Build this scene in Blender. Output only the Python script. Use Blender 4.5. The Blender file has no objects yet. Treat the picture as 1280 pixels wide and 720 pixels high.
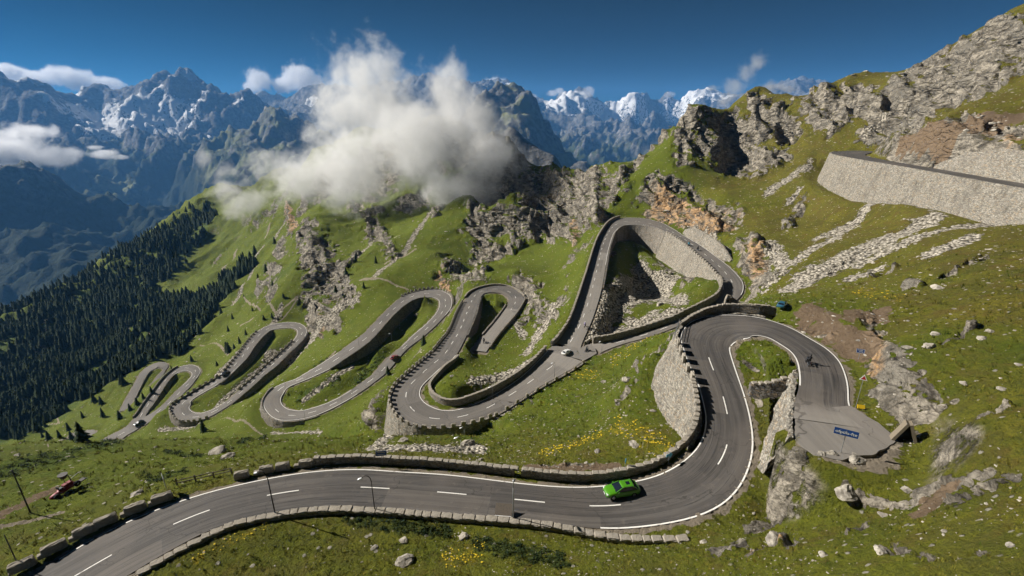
import bpy, bmesh, math, random
import numpy as np
from mathutils import Vector
random.seed(7); RNG = np.random.default_rng(11)
sc = bpy.context.scene
col = sc.collection
rad = math.radians

# ------------------------------------------------------------------ camera, sky, sun, exposure
FPX = 600.0                                   # focal length in pixels of a 1280 wide frame
PITCH = math.atan(215/600.); CP, SP = math.cos(PITCH), math.sin(PITCH)
cam_d = bpy.data.cameras.new('camera'); cam = bpy.data.objects.new('camera', cam_d); col.objects.link(cam)
cam_d.sensor_width = 36.0; cam_d.lens = 36.0*FPX/1280.0
cam_d.clip_start = 0.5; cam_d.clip_end = 60000.0
cam.location = (0, 0, 0); cam.rotation_euler = (rad(90)-PITCH, 0, 0)
sc.camera = cam

SUN_EL = rad(31); SUN_AZ = math.atan2(-0.95, 0.31)      # azimuth measured from +Y towards +X
world = bpy.data.worlds.new('World'); sc.world = world; world.use_nodes = True
wn = world.node_tree; wn.nodes.clear()
sky = wn.nodes.new('ShaderNodeTexSky'); sky.sky_type = 'NISHITA'; sky.sun_disc = False
sky.sun_elevation = SUN_EL; sky.sun_rotation = SUN_AZ
sky.altitude = 6000; sky.air_density = 1.0; sky.dust_density = 0.1; sky.ozone_density = 7.0
wo = wn.nodes.new('ShaderNodeOutputWorld')
SKY_PRE, SKY_GAMMA, SKY_POST, SKY_SAT, SKY_HUE = .055, 2.45, 17.0, 1.65, .455
mu = wn.nodes.new('ShaderNodeVectorMath'); mu.operation = 'SCALE'; mu.inputs['Scale'].default_value = SKY_PRE
gm = wn.nodes.new('ShaderNodeGamma'); gm.inputs['Gamma'].default_value = SKY_GAMMA
hs = wn.nodes.new('ShaderNodeHueSaturation'); hs.inputs['Saturation'].default_value = SKY_SAT; hs.inputs['Hue'].default_value = SKY_HUE; hs.inputs['Value'].default_value = SKY_POST
wn.links.new(sky.outputs[0], mu.inputs[0]); wn.links.new(mu.outputs[0], gm.inputs[0]); wn.links.new(gm.outputs[0], hs.inputs['Color'])
bg = wn.nodes.new('ShaderNodeBackground'); bg.inputs['Strength'].default_value = 0.06
wn.links.new(hs.outputs[0], bg.inputs[0])
wn.links.new(bg.outputs[0], wo.inputs[0])
sun_d = bpy.data.lights.new('sun', 'SUN'); sun_d.energy = 5.0; sun_d.angle = rad(0.5); sun_d.color = (1.0, 0.945, 0.86)
sun = bpy.data.objects.new('sun', sun_d); col.objects.link(sun)
sdir = Vector((math.sin(SUN_AZ)*math.cos(SUN_EL), math.cos(SUN_AZ)*math.cos(SUN_EL), math.sin(SUN_EL)))
sun.rotation_euler = sdir.to_track_quat('Z', 'Y').to_euler()
sc.view_settings.view_transform = 'Standard'; sc.view_settings.look = 'None'
sc.view_settings.exposure = 0.66; sc.view_settings.gamma = 1.0
sc.cycles.use_denoising = True
sc.cycles.denoising_input_passes = 'RGB_ALBEDO_NORMAL'; sc.cycles.denoising_prefilter = 'ACCURATE'
sc.cycles.use_adaptive_sampling = True; sc.cycles.adaptive_threshold = .025; sc.cycles.adaptive_min_samples = 16
try: sc.cycles.denoiser = 'OPENIMAGEDENOISE'
except Exception: pass
sc.cycles.max_bounces = 22; sc.cycles.diffuse_bounces = 2; sc.cycles.glossy_bounces = 2
sc.cycles.transparent_max_bounces = 8; sc.cycles.volume_bounces = 22
sc.cycles.sample_clamp_indirect = 6.0
HAZE_D = 5.8e-5

# ------------------------------------------------------------------ survey: sight line + drop below the camera -> point on the ground
def sight(px, py):
    u = (px-640)/FPX; v = (py-360)/FPX
    return (u, CP-v*SP, -SP-v*CP)
def PH(px, py, H):
    r = sight(px, py); k = H/-r[2]; return (r[0]*k, r[1]*k, -H)
def PZ(px, py, Z):
    r = sight(px, py); return (r[0]*Z, r[1]*Z, r[2]*Z)
def proj(p):
    d = p[1]*CP-p[2]*SP; up = p[1]*SP+p[2]*CP
    return 640+FPX*p[0]/d, 360-FPX*up/d, d

# ------------------------------------------------------------------ the roads: edge pairs (ax, ay, bx, by, drop)
RA = [(-45,757,70,775,47.5),(30,719,128,741,47),(95,681,180,711,46.5),(160,650,232,682,46),(245,619,290,654,45.5),(320,600,350,640.5,45.3),
(380,590,402,634.5,45.2),(440,586,438,634,45.2),(495,589,490,636.5,45.2),(560,593,552,641.5,45.2),(640,602.5,630,647,45.2),(690,607.5,680,652,45.1),
(727,609,722,658.5,45.1),(755,607.5,760,662,45),(790,602.5,802,659,44.6),(815,597.5,840,654,44.1),(840,587.5,877,645,43.5),(857.5,576,905,630,42.9),
(870,562,927,607,42.2),(879,547.5,940,577,41.5),(882,530,943,552,40.9),(882,519,941,532,40.3),(878,503,935,508,39.8),(871.5,478,927,482,39.2),
(861,457.5,919,460,38.7),(853,434,913,440,38.2),(850.6,420,914,434,37.9),(862,403,920,428,37.5),(889,394,930,424.5,37.1),(914,393,940,424,36.8),
(943,395,955,424.5,36.5),(977,404,975,431,36.2),(997.5,413,988,441,36.0),(1022,425,996,449,35.7),(1043,440,998.5,458,35.4),(1055,459,999,472,35.2),
(1061,482,998,488,35),(1062,505,995,512,34.8),(1084,520,994,530,34.7),(1104,537,993,546,34.6),(1112,550,999,556,34.6),(1104,563,1014,565,34.6),(1088,571,1036,572,34.6)]
RB = [(604,446,593,432,71.8),(620,421,605,418,72.3),(643,394,622,398,72.6),(654,376,634,381,72.8),(654,371,636,375,72.9),(647,364,633,370,72.8),
(632.5,358,626,366.5,72.7),(615.8,357,614,366,72.5),(599,360.4,603,368,72.2),(586.7,366.7,600,373,71.9),(580,377,597.5,380,71.5),(572,391.7,593,396,70.9),
(563.7,412.5,585,414.6,70.1),(553,427,578,430,69.4),(541,441.7,568,447,68.7),(524,456,552,459,68),(507.5,471,538,472,67.4),(495,483,527,483,67),
(490,494,524.6,493,66.8),(488.7,501,526,497,66.7),(493,513,529,501,66.6),(501,524,534,505,66.5),(511.7,531,541,509,66.5),(528,535,550,512,66.4),
(553,535,563,513,66.3),(574,531.7,575,511.5,66.2),(595,527,587,507.5,66.1),(616,519.6,605,500,65.9),(636.7,507,625,489.5,65.6),(657.5,494.6,643,478,65.2),
(672,485,655,469,64.8),(692,474,668,457,64.3),(712,463,677,447,63.8),(730,451,684,438,63.3)]
RL = [(690,433,729.5,432,63.0),(696,429,729,428,62.7),(711,408,737,408,61),(718,392,743,392,59.8),(727,365.5,751,365.5,58),(735.4,339,756,339,56.4),(743,313,760.5,313,54.8),
(748,299.6,764.4,299.6,54),(754,289,768.4,290,53.3),(762,279,777,283,52.7),(775,273,788,281.6,52.3),(796,272,804,282.5,52.1),(817,276,822,286,52),
(833,282,834,291,52),(851.5,292.5,848,299,52.1),(870,303,862,310,52.3),(888.5,316,877,323,52.7),(907,330,890,335.5,53.2),(920,342,899,347,53.8),
(928,353,904,358,54.5),(929,364,900,370,55.3),(922,376,890,378,56.2),(905,387,875,386,57.2),(880,397,858,394,58.2),(840,410,838,404,59.5),
(812,420.5,812,413,60.8),(787,427,785.5,421,61.9),(759,436,757,428,62.6),(746,442,742,429.5,62.9)]
RC = [(332,495,353,494,92.3),(341,484.6,359.6,487,91),(354,478,366,482.5,90),(367.5,474,376,478,89),(386,463.5,394,470,87.3),(407,451.6,412,461,85.2),
(425.6,439.7,430,449,83),(444,426.5,448,437,81),(457,416,462,426,79.3),(470.5,401.5,475,412,78),(486,385.6,490,395,77),(502,372,506,381,76.2),
(515,366,518,374,75.7),(528.5,362.7,530,371.6,75.4),(544,362,542,372,75.3),(557.6,366,548,375,75.4),(564,372.4,549.6,379,75.7),(565,381.7,548,385.6,76.2),
(559,392,541.7,395,77),(547,405.4,528.5,408,78.5),(531,420,512.7,421,80.2),(515,432,497,436,82),(499.5,447.7,481,450,84),(483.6,466,465,467.5,86),
(468,479,449,479,87.7),(452,490,433.5,490,89),(436,500.5,417.7,499,90.2),(420,509.7,399,507,91.3),(399,519,381,512,92),(378,525,368,513.5,92.6),
(359.6,527,360,511.5,93),(344,524,355,508.5,93.1),(333,515,351.5,504,93),(328.7,505.7,351,499,92.8)]
RD = [(213.5,510,237,509,117.6),(218.7,503.5,240,502,116.8),(231,496,250,494.5,115.6),(246,487,263,487,114.2),(262.5,477.5,276,479,112.6),(277,469,288,468,111),
(285.4,458.7,297,459,109.8),(298,444,308,447.5,108.3),(310,427.5,317.5,433,107),(323,414,328,421,106),(335.4,406.7,339,412.5,105.4),(354,403,354,410,105),
(368.7,403,365,410,105),(379,406.7,371,412.5,105.2),(383.7,413,372,416,105.6),(382,419,370,421,106.2),(375,428.5,361.5,431,107.5),(360.4,442,346,445,109.4),
(346,456.7,333,456.7,111),(329,470,319,470,112.5),(316.7,481.7,306,481.7,113.8),(302,494,294,492,115),(289.6,504.6,281,502.5,116),(277,513,269,510,117),
(260.4,522,256,515,117.8),(241.7,526.5,247,516.5,118.2),(227,526.5,241,515,118.3),(217.7,521,238,512.5,118.1)]
RE = [(120,560,141,562,139.5),(127,550,149,552,139),(145,540,163,542,138.3),(159.6,532,174,535,137.6),(168,522,181,524,137),(172,518,181.5,518,136.6),
(181,504,191,505,135.6),(192,489.6,201,489.6,134.4),(201,477,210,476,133.3),(212,466,219,467.5,132.5),(224.6,458,229,464,132),(237,455.6,236,464,131.8),
(246,458,239.5,466,131.9),(251,463.4,239.5,469,132.2),(247,471.5,236,474,132.8),(239,482,229,481,133.6),(230,491,219,490,134.3),(219,502,208,502,135),
(207,512,197,511,135.8),(194,522,185,519,136.6),(180,532,172,526,137.3)]
RF = [(150,513,160,514,153.5),(156,501,166.5,502,152.8),(162,490.5,172,490,151.8),(169.5,477,178.5,477,150.4),(176,466,184.5,467,149.2),(186.7,457,193,461,148.4),
(197.5,452.6,199.5,459,148.1),(206.5,453.5,202,461,148.4),(210,458,203,464,148.8),(206,466,198,468,149.6),(196,480,189,480,151)]
RG = [(88,541.5,88,547,156),(100,539,101,544,155.5),(111,537,110,542.5,155),(119,538,113,544,154.8),(121,543,114,547,154.8)]

def catmull(P, closed=False, step=1.0):
    P = np.asarray(P, float); n = len(P); out = []
    segs = n if closed else n-1
    for i in range(segs):
        g = lambda k: P[k % n] if closed else P[min(max(k, 0), n-1)]
        p0, p1, p2, p3 = g(i-1), g(i), g(i+1), g(i+2)
        m = max(2, int(math.ceil(np.linalg.norm((p2-p1)[:3])/step)))
        t = (np.arange(m)/m)[:, None]
        out.append(.5*((2*p1)+(-p0+p2)*t+(2*p0-5*p1+4*p2-p3)*t**2+(-p0+3*p1-3*p2+p3)*t**3))
    if not closed: out.append(P[-1:])
    return np.vstack(out)
def road_edges(rows, closed=False, step=1.0, wmin=5.6, wmax=11.0):
    q = []
    for ax, ay, bx, by, H in rows:
        a = np.array(PH(ax, ay, H)); b = np.array(PH(bx, by, H)); q.append(np.r_[a, b])
    q = np.array(q)
    return catmull(q, closed, step)
RC = [r[:4]+(95-(93-r[4])*.75,) for r in RC]; RD = [r[:4]+(124-(118-r[4])*.8,) for r in RD]
RE = [r[:4]+(r[4]+6,) for r in RE]; RF = [r[:4]+(r[4]+8,) for r in RF]; RG = [r[:4]+(r[4]+8,) for r in RG]
ROADS = {}
def smooth1(a, k, closed=False):
    for _ in range(k):
        if closed: a = (np.roll(a,1,0)+2*a+np.roll(a,-1,0))/4
        else:
            b = a.copy(); b[1:-1] = (a[:-2]+2*a[1:-1]+a[2:])/4; a = b
    return a
for nm, rows, cl in (('A',RA,False),('B',RB,False),('L',RL,False),('C',RC,True),('D',RD,True),('E',RE,False),('F',RF,False),('G',RG,False)):
    e = smooth1(road_edges(rows, cl), 6, cl)
    ROADS[nm] = dict(a=e[:, :3], b=e[:, 3:], closed=cl)
# the upper road, surveyed directly in metres: outer edge, inner edge lies 7 m towards the hill
uo = [(133,84,-18.8),(134,110,-18.3),(135,128,-18),(138.5,168,-17.1),(140,195,-16.6),(142.5,213,-16.4),(147,228,-16.3),(156,240,-16.2),(170,246,-16)]
ui = [(140.5,84,-18.8),(141.5,110,-18.3),(142.5,128,-18),(146,168,-17.1),(148,193,-16.6),(151.5,208,-16.4),(156,219,-16.3),(163,228,-16.2),(173,236,-16)]
e = catmull(np.hstack([np.array(uo,float), np.array(ui,float)]), False, 1.5)
ROADS['U'] = dict(a=e[:, :3], b=e[:, 3:], closed=False)
# ------------------------------------------------------------------ noise (numpy)
def _hash(ix, iy, seed):
    h = (ix*374761393 + iy*668265263 + seed*1442695041) & 0xFFFFFFFF
    h = ((h ^ (h >> 13))*1274126177) & 0xFFFFFFFF
    return (h ^ (h >> 16)) & 0xFFFFFFFF
def perlin(x, y, seed=0):
    x = np.asarray(x, float); y = np.asarray(y, float)
    x0 = np.floor(x).astype(np.int64); y0 = np.floor(y).astype(np.int64)
    fx = x-x0; fy = y-y0
    def g(ix, iy, dx, dy):
        a = _hash(ix, iy, seed).astype(float)*(2*math.pi/4294967296.0)
        return np.cos(a)*dx+np.sin(a)*dy
    u = fx*fx*fx*(fx*(fx*6-15)+10); v = fy*fy*fy*(fy*(fy*6-15)+10)
    n00 = g(x0, y0, fx, fy); n10 = g(x0+1, y0, fx-1, fy); n01 = g(x0, y0+1, fx, fy-1); n11 = g(x0+1, y0+1, fx-1, fy-1)
    return ((n00*(1-u)+n10*u)*(1-v)+(n01*(1-u)+n11*u)*v)*1.5
def fbm(x, y, octv=4, seed=0, gain=.5, lac=2.03):
    s = 0; a = 1; t = 0
    for k in range(octv):
        s = s+a*perlin(x, y, seed+k*17); t += a; a *= gain; x = x*lac+5.2; y = y*lac+1.3
    return s/t
def ridged(x, y, octv=5, seed=0, gain=.5, lac=2.1):
    s = 0; a = 1; t = 0; w = 1
    for k in range(octv):
        n = 1-np.abs(perlin(x, y, seed+k*31)); n = n*n*w
        w = np.clip(n*1.6, 0, 1); s = s+a*n; t += a; a *= gain; x = x*lac+3.1; y = y*lac+7.7
    return s/t
def perlin3(x, y, z, seed=0):
    x0 = np.floor(x).astype(np.int64); y0 = np.floor(y).astype(np.int64); z0 = np.floor(z).astype(np.int64)
    fx = x-x0; fy = y-y0; fz = z-z0; f = lambda t: t*t*t*(t*(t*6-15)+10)
    u, v, w = f(fx), f(fy), f(fz); out = 0
    for dz in (0, 1):
        for dy in (0, 1):
            for dx in (0, 1):
                h = _hash(x0+dx+(z0+dz)*7919, y0+dy+(z0+dz)*104729, seed)
                a = (h & 0xFFFF)*(2*math.pi/65536.0); cz = ((h >> 16) & 0xFFFF)/32768.0-1
                sn = np.sqrt(np.maximum(0, 1-cz*cz))
                g = np.cos(a)*sn*(fx-dx)+np.sin(a)*sn*(fy-dy)+cz*(fz-dz)
                out = out+g*(u if dx else 1-u)*(v if dy else 1-v)*(w if dz else 1-w)
    return out*1.5
def sstep(a, b, x):
    t = np.clip((x-a)/(b-a), 0, 1); return t*t*(3-2*t)

# ------------------------------------------------------------------ near terrain: surveyed spot heights
HB = [ # px, py, drop
(0,790,47.5),(300,745,46.3),(640,745,43.3),(900,745,39),(640,690,44.4),(760,700,43.6),(400,700,45.7),(250,725,46.3),(860,690,42),(950,690,39.3),
(1000,660,40),(1000,620,40.3),(960,600,41.4),(985,590,39),(960,470,37.5),(950,440,37),(975,460,36.7),(945,500,39.3),(955,540,40.5),(985,485,36),(920,640,42.8),
(1040,575,35),(1130,548,34.2),(1070,470,33.8),(1000,395,34.5),(977,381,34.2),(600,575,50),(700,570,48),(830,560,45),
(522,390,84.8),(510,405,87.3),(490,425,89.6),(450,456,92),(795,301,60.5),(785,312,62),(776,330,62.5),(100,620,49.3),(0,640,49),(60,665,47.6),(200,605,47.5)]
ZB = [ # px, py, distance along the view axis
(1280,760,27),(1280,660,33),(1280,600,38),(1280,500,48),(1280,400,64),(1280,330,86),(1280,290,108),(1100,700,37),(1150,640,43),(1100,590,52),(1140,490,58),
(1100,480,63),(1085,440,70),(1050,410,80),(1200,450,60),(1200,540,47),(1200,380,76),(1200,320,102),(1200,285,128),(1100,420,78),(1100,370,96),(1100,320,130),(1100,280,165),
(1050,300,160),(1050,350,122),(1050,260,190),(1000,260,212),(950,250,228),(1000,375,103),(1000,350,135),(980,320,165),(1000,300,182),(960,300,186),(930,290,200),
(930,320,176),(960,345,150),(960,368,118),
(1280,150,152),(1280,100,172),(1280,50,196),(1100,150,240),(1000,150,280),(1100,187,225),(1180,150,192),(1000,200,252),(1050,195,238),(960,200,270),(920,200,290),
(940,225,256),(900,160,300),(850,170,292),(830,200,280),(830,240,262),(780,240,276),(800,262,254),(750,266,256),(850,268,248),(890,288,218),(900,250,240),
(720,300,255),(700,340,236),(700,350,206),(680,400,178),(660,420,166),(690,370,196),(660,358,206),(640,343,214),(620,343,226),(620,330,252),(640,300,292),(640,250,330),
(680,260,330),(700,295,292),(720,270,302),(590,243,345),(570,290,310),(560,262,330),(520,352,224),(540,320,274),(600,280,378),(630,300,352),(602,335,284),(640,270,372),(575,359,222),
(500,320,290),(540,270,340),(480,345,250),(510,300,306),(460,340,266),(400,330,300),(390,290,350),(440,300,340),(430,350,268),(400,370,264),(360,350,300),(360,300,380),
(380,270,412),(420,270,402),(480,270,382),(450,230,470),(520,220,442),(570,200,430),(430,200,540),(400,200,600),(350,220,750),(330,245,850),
(300,300,650),(250,320,680),(200,350,640),(300,350,480),(350,330,400),(250,380,470),(150,400,520),(100,430,480),(50,450,470),(200,430,380),(280,420,318),(320,390,318),
(150,460,372),(100,500,345),(30,500,380),(30,540,330),(80,538,285),(-100,500,400),(-100,560,320),(-300,560,330),(-300,640,200),
(300,535,168),(260,540,168),(330,550,112),(400,550,96),(450,555,86),(300,558,90),(200,556,92),(100,552,92),(0,562,88),(-150,580,80),(0,600,72),(200,590,72),(300,575,74),(400,570,72),
(480,545,118),(450,530,132),(520,562,112),(590,550,113),(430,520,150),(650,560,80),(700,520,100),(640,530,100),(620,540,100),(750,550,78),(750,500,100),(800,540,76),
(780,460,120),(830,510,82),(810,450,112),(815,420,130),(800,380,166),(800,392,160),(850,372,174),(830,345,203),(860,350,192),(790,330,214),(775,345,200),(770,372,172),(762,398,158),(748,414,150),
(815,462,94),(833,498,82),(860,516,74),(640,395,202),(612,408,190),(600,480,122),(640,455,140),(660,440,150),(590,460,140),(560,480,120)]
RIDGE = [(1280,3,222),(1200,46,244),(1130,90,282),(1040,105,302),(1000,122,318),(965,118,325),(945,113,330),(925,126,332),(905,142,332),(885,140,325),(862,128,312),(840,155,304),(820,180,306),(790,200,308),(760,205,325),(738,212,345),
(715,206,368),(680,200,384),(650,190,404),(620,172,425),(590,160,450),(560,150,475),(500,150,520),(450,160,580),(400,187,640),(350,212,780),(300,232,940),(275,246,1010),(250,255,1010),(220,275,960),(190,300,890),(150,320,810),(100,350,730),(50,378,650),(0,400,590),(-150,450,510),(-400,540,420)]
pts = [PH(*p) for p in HB]+[PZ(*p) for p in ZB]
for p in RIDGE:
    q = PZ(*p); pts.append(q)
    for k, s in ((1.12, .55), (1.45, .62), (2.2, .66)):       # the far sides fall away
        r0 = math.hypot(q[0], q[1]); pts.append((q[0]*k, q[1]*k, q[2]-r0*(k-1)*s))
# the upper road's walls: foot below, top of the upper wall
UFOOT = [PZ(*p) for p in ((1013,233,216),(1040,236,207),(1066,235,200),(1088,240,193),(1097,254,184),(1110,257,180),(1140,255,170),(1186,261,150),(1240,266,134),(1285,257,129),(1330,262,118))]
UTOP = [PZ(*p) for p in ((1192,181,160),(1220,183,152),(1250,186,144),(1280,189,137),(1330,196,125),(1166,208,166))]
pts += UFOOT+UTOP
for p in (((1285,280,110)),((1240,285,122)),((1186,282,136)),((1140,280,152)),((1100,268,176))): pts.append(PZ(*p))
for nm, r in ROADS.items():
    n = len(r['a']); st = {'A':5,'B':7,'L':8,'C':7,'D':6,'E':5,'F':6,'G':8,'U':8}[nm]
    for i in range(0, n, st):
        if nm in 'UF' : pts.append(tuple((r['a'][i]+r['b'][i])/2)); continue
        pts.append(tuple(r['a'][i])); pts.append(tuple(r['b'][i]))
pts = np.array(pts)
def lp(x, y): return np.arctan2(x, y), np.log(np.hypot(x, y))
ca, cb = lp(pts[:, 0], pts[:, 1]); ct = pts[:, 2]/np.hypot(pts[:, 0], pts[:, 1])
SX = 1.25
def tps(d2): return np.where(d2 > 1e-12, .5*d2*np.log(np.maximum(d2, 1e-12)), 0)
def fit_rbf(ca, cb, ct, lam):
    n = len(ca)
    D2 = ((ca[:, None]-ca)*SX)**2+(cb[:, None]-cb)**2
    M = np.zeros((n+3, n+3)); M[:n, :n] = tps(D2)+np.eye(n)*lam
    Pm = np.c_[np.ones(n), ca, cb]; M[:n, n:] = Pm; M[n:, :n] = Pm.T
    return np.linalg.solve(M, np.r_[ct, 0, 0, 0])
def eval_rbf(w, ca, cb, a, b):
    a = a.ravel(); b = b.ravel(); out = np.empty(len(a)); n = len(ca)
    for s in range(0, len(a), 8000):
        d2 = ((a[s:s+8000, None]-ca)*SX)**2+(b[s:s+8000, None]-cb)**2
        out[s:s+8000] = tps(d2)@w[:n]+w[n]+w[n+1]*a[s:s+8000]+w[n+2]*b[s:s+8000]
    return out
W_ = fit_rbf(ca, cb, ct, 2e-4)
GA = np.linspace(rad(-62), rad(62), 280); GB = np.linspace(math.log(14), math.log(2400), 340)
BASE = eval_rbf(W_, ca, cb, *np.meshgrid(GA, GB, indexing='ij')).reshape(280, 340)
def base_t(a, b):
    fa = np.clip((a-GA[0])/(GA[1]-GA[0]), 0, 278.999); fb = np.clip((b-GB[0])/(GB[1]-GB[0]), 0, 338.999)
    i = fa.astype(int); j = fb.astype(int); u = fa-i; v = fb-j
    return (BASE[i, j]*(1-u)+BASE[i+1, j]*u)*(1-v)+(BASE[i, j+1]*(1-u)+BASE[i+1, j+1]*u)*v
def base_z(x, y):
    a, b = lp(x, y); return base_t(a, b)*np.exp(b)
def hit(px, py, z0=16):
    """where a sight line meets the smooth ground"""
    r = np.array(sight(px, py)); k = np.exp(np.linspace(math.log(z0), math.log(1500), 2500)); P = r[None]*k[:, None]
    below = P[:, 2] < base_z(P[:, 0], P[:, 1])
    i = int(np.argmax(below)) if below.any() else len(k)-1
    return P[i]
# ------------------------------------------------------------------ helpers
def link(name, me, mats=(), parent=None, smooth=False, **props):
    o = bpy.data.objects.new(name, me); col.objects.link(o)
    for m in (mats if isinstance(mats, (list, tuple)) else [mats]):
        if m and m.name not in me.materials: me.materials.append(m)
    if parent is not None: o.parent = parent
    if smooth: me.shade_smooth()
    for k, v in props.items(): o[k] = v
    return o
def mesh_np(name, V, F, smooth=False, uv=None):
    """V (n,3); F list/array of quads or tris (m,k)"""
    V = np.asarray(V, np.float32); F = np.asarray(F, np.int32)
    me = bpy.data.meshes.new(name); k = F.shape[1]
    me.vertices.add(len(V)); me.vertices.foreach_set('co', V.ravel())
    me.loops.add(F.size); me.loops.foreach_set('vertex_index', F.ravel())
    me.polygons.add(len(F)); me.polygons.foreach_set('loop_start', np.arange(0, F.size, k, dtype=np.int32))
    me.polygons.foreach_set('use_smooth', np.full(len(F), smooth, bool))
    if uv is not None:
        l = me.uv_layers.new(name='UVMap'); l.data.foreach_set('uv', np.asarray(uv, np.float32)[F.ravel()].ravel())
    me.update(calc_edges=True); me.validate()
    return me
def attr(me, name, vals):
    a = me.attributes.new(name, 'FLOAT', 'POINT'); a.data.foreach_set('value', np.asarray(vals, np.float32))
class NB:
    """small node-tree builder"""
    def __init__(s, name):
        s.m = bpy.data.materials.new(name); s.m.use_nodes = True; s.t = s.m.node_tree; s.t.nodes.clear()
        s.out = s.n('ShaderNodeOutputMaterial')
    def n(s, typ, **kw):
        x = s.t.nodes.new(typ)
        for k, v in kw.items(): setattr(x, k, v)
        return x
    def l(s, a, b): s.t.links.new(a, b)
    def val(s, node, key, v):
        if hasattr(v, 'is_linked') or hasattr(v, 'links'): s.l(v, node.inputs[key])
        else: node.inputs[key].default_value = v
    def attr(s, name): return s.n('ShaderNodeAttribute', attribute_name=name).outputs['Fac']
    def coord(s, scale=(1,1,1), kind='Object', rot=(0,0,0)):
        c = s.n('ShaderNodeTexCoord'); mp = s.n('ShaderNodeMapping'); mp.inputs['Scale'].default_value = scale
        mp.inputs['Rotation'].default_value = rot; s.l(c.outputs[kind], mp.inputs[0]); return mp.outputs[0]
    def noise(s, vec, scale, detail=4, rough=.55, dist=0):
        x = s.n('ShaderNodeTexNoise'); s.l(vec, x.inputs['Vector']); x.inputs['Scale'].default_value = scale
        x.inputs['Detail'].default_value = detail; x.inputs['Roughness'].default_value = rough; x.inputs['Distortion'].default_value = dist
        return x.outputs['Fac']
    def vor(s, vec, scale, feature='F1', out='Distance', rnd=1.0):
        x = s.n('ShaderNodeTexVoronoi', feature=feature); s.l(vec, x.inputs['Vector']); x.inputs['Scale'].default_value = scale
        x.inputs['Randomness'].default_value = rnd; return x.outputs[out]
    def math(s, op, a, b=0.0, c=0.0, clamp=False):
        x = s.n('ShaderNodeMath', operation=op, use_clamp=clamp)
        for i, v in enumerate((a, b, c)): s.val(x, i, v)
        return x.outputs[0]
    def ramp(s, fac, a, b, lo=0.0, hi=1.0):
        x = s.n('ShaderNodeMapRange', clamp=True, interpolation_type='SMOOTHSTEP'); s.val(x, 'Value', fac)
        for k, v in (('From Min', a), ('From Max', b), ('To Min', lo), ('To Max', hi)): x.inputs[k].default_value = v
        return x.outputs[0]
    def mix(s, fac, a, b):
        x = s.n('ShaderNodeMix', data_type='RGBA'); s.val(x, 0, fac)
        for i, v in ((6, a), (7, b)):
            if isinstance(v, (tuple, list)): x.inputs[i].default_value = (*v[:3], 1)
            else: s.l(v, x.inputs[i])
        return x.outputs[2]
    def bump(s, h, dist, strength=1.0, nrm=None):
        x = s.n('ShaderNodeBump'); x.inputs['Strength'].default_value = strength; x.inputs['Distance'].default_value = dist
        s.l(h, x.inputs['Height'])
        if nrm is not None: s.l(nrm, x.inputs['Normal'])
        return x.outputs[0]
    def bsdf(s, colr, rough=.9, nrm=None, spec=.3, metal=0.0, **kw):
        x = s.n('ShaderNodeBsdfPrincipled')
        if isinstance(colr, (tuple, list)): x.inputs['Base Color'].default_value = (*colr[:3], 1)
        else: s.l(colr, x.inputs['Base Color'])
        s.val(x, 'Roughness', rough); x.inputs['Specular IOR Level'].default_value = spec; x.inputs['Metallic'].default_value = metal
        if nrm is not None: s.l(nrm, x.inputs['Normal'])
        for k, v in kw.items(): x.inputs[k].default_value = v
        s.l(x.outputs[0], s.out.inputs[0]); return x

# ------------------------------------------------------------------ which road is near a point, and how far from its edge
def prep(r, ext=True):
    a, b = r['a'], r['b']; c = (a+b)/2
    if r['closed']: t = np.roll(c, -1, 0)-np.roll(c, 1, 0)
    else: t = np.gradient(c, axis=0)
    t = smooth1(t, 4, r['closed']); t = t[:, :2]/np.linalg.norm(t[:, :2], axis=1)[:, None]
    hb = b-a; n2 = np.c_[-t[:, 1], t[:, 0]]
    sgn = np.sign((hb[:, :2]*n2).sum(1)); n2 *= sgn[:, None]                # n2 points from edge a to edge b
    r.update(c=c, t=t, n=n2, w=np.abs((hb[:, :2]*n2).sum(1)))
    d = np.r_[0, np.cumsum(np.linalg.norm(np.diff(c, axis=0), axis=1))]; r['s'] = d
    r['drop_a'] = np.zeros(len(c)); r['drop_b'] = np.zeros(len(c)); r['bat_a'] = np.zeros(len(c)); r['bat_b'] = np.zeros(len(c))
for r in ROADS.values(): prep(r)
def near_idx(r, side, px, py):
    e = r[side]; q = [proj(p) for p in e]
    return int(np.argmin([(x-px)**2+(y-py)**2 for x, y, _ in q]))
def span(nm, side, pA, pM, pE):
    """sample indices along an edge from pA to pE passing pM (pixels of the photograph's survey)"""
    r = ROADS[nm]; n = len(r['c']); i, m, j = (near_idx(r, side, *p) for p in (pA, pM, pE))
    if not r['closed']:
        return np.arange(i, j+1) if i <= j else np.arange(i, j-1, -1)
    f = [(i+k) % n for k in range((j-i) % n+1)]
    if m in f: return np.array(f)
    return np.array([(i-k) % n for k in range((i-j) % n+1)])
RETAIN = []
def retain(nm, side, pA, pM, pE, drops, batter=.18):
    ix = span(nm, side, pA, pM, pE); r = ROADS[nm]
    dv = np.interp(np.linspace(0, 1, len(ix)), np.linspace(0, 1, len(drops)), drops)
    r['drop_'+side][ix] = np.maximum(r['drop_'+side][ix], dv); r['bat_'+side][ix] = batter
    RETAIN.append((nm, side, ix, dv, batter)); return len(RETAIN)-1
retain('A','a',(955,396),(851,422),(874,555),(1.0,4.5,8.0,9,9,8.5,7,4,1.0),.34)
retain('A','b',(998,462),(995,512),(993,548),(.2,2.2,4.8,6.0,6,4),.3)
retain('B','a',(541,441.7),(493,513),(616,519.6),(.8,1.5,3,5.5,7.5,8.5,7.5,4.5,1.6,.2),.2)
retain('B','b',(600,373),(593,396),(582,420),(2,4.5,4.5,1),.1)
retain('B','b',(634,381),(622,398),(605,419),(2,3.5,3,1),.1)
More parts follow.
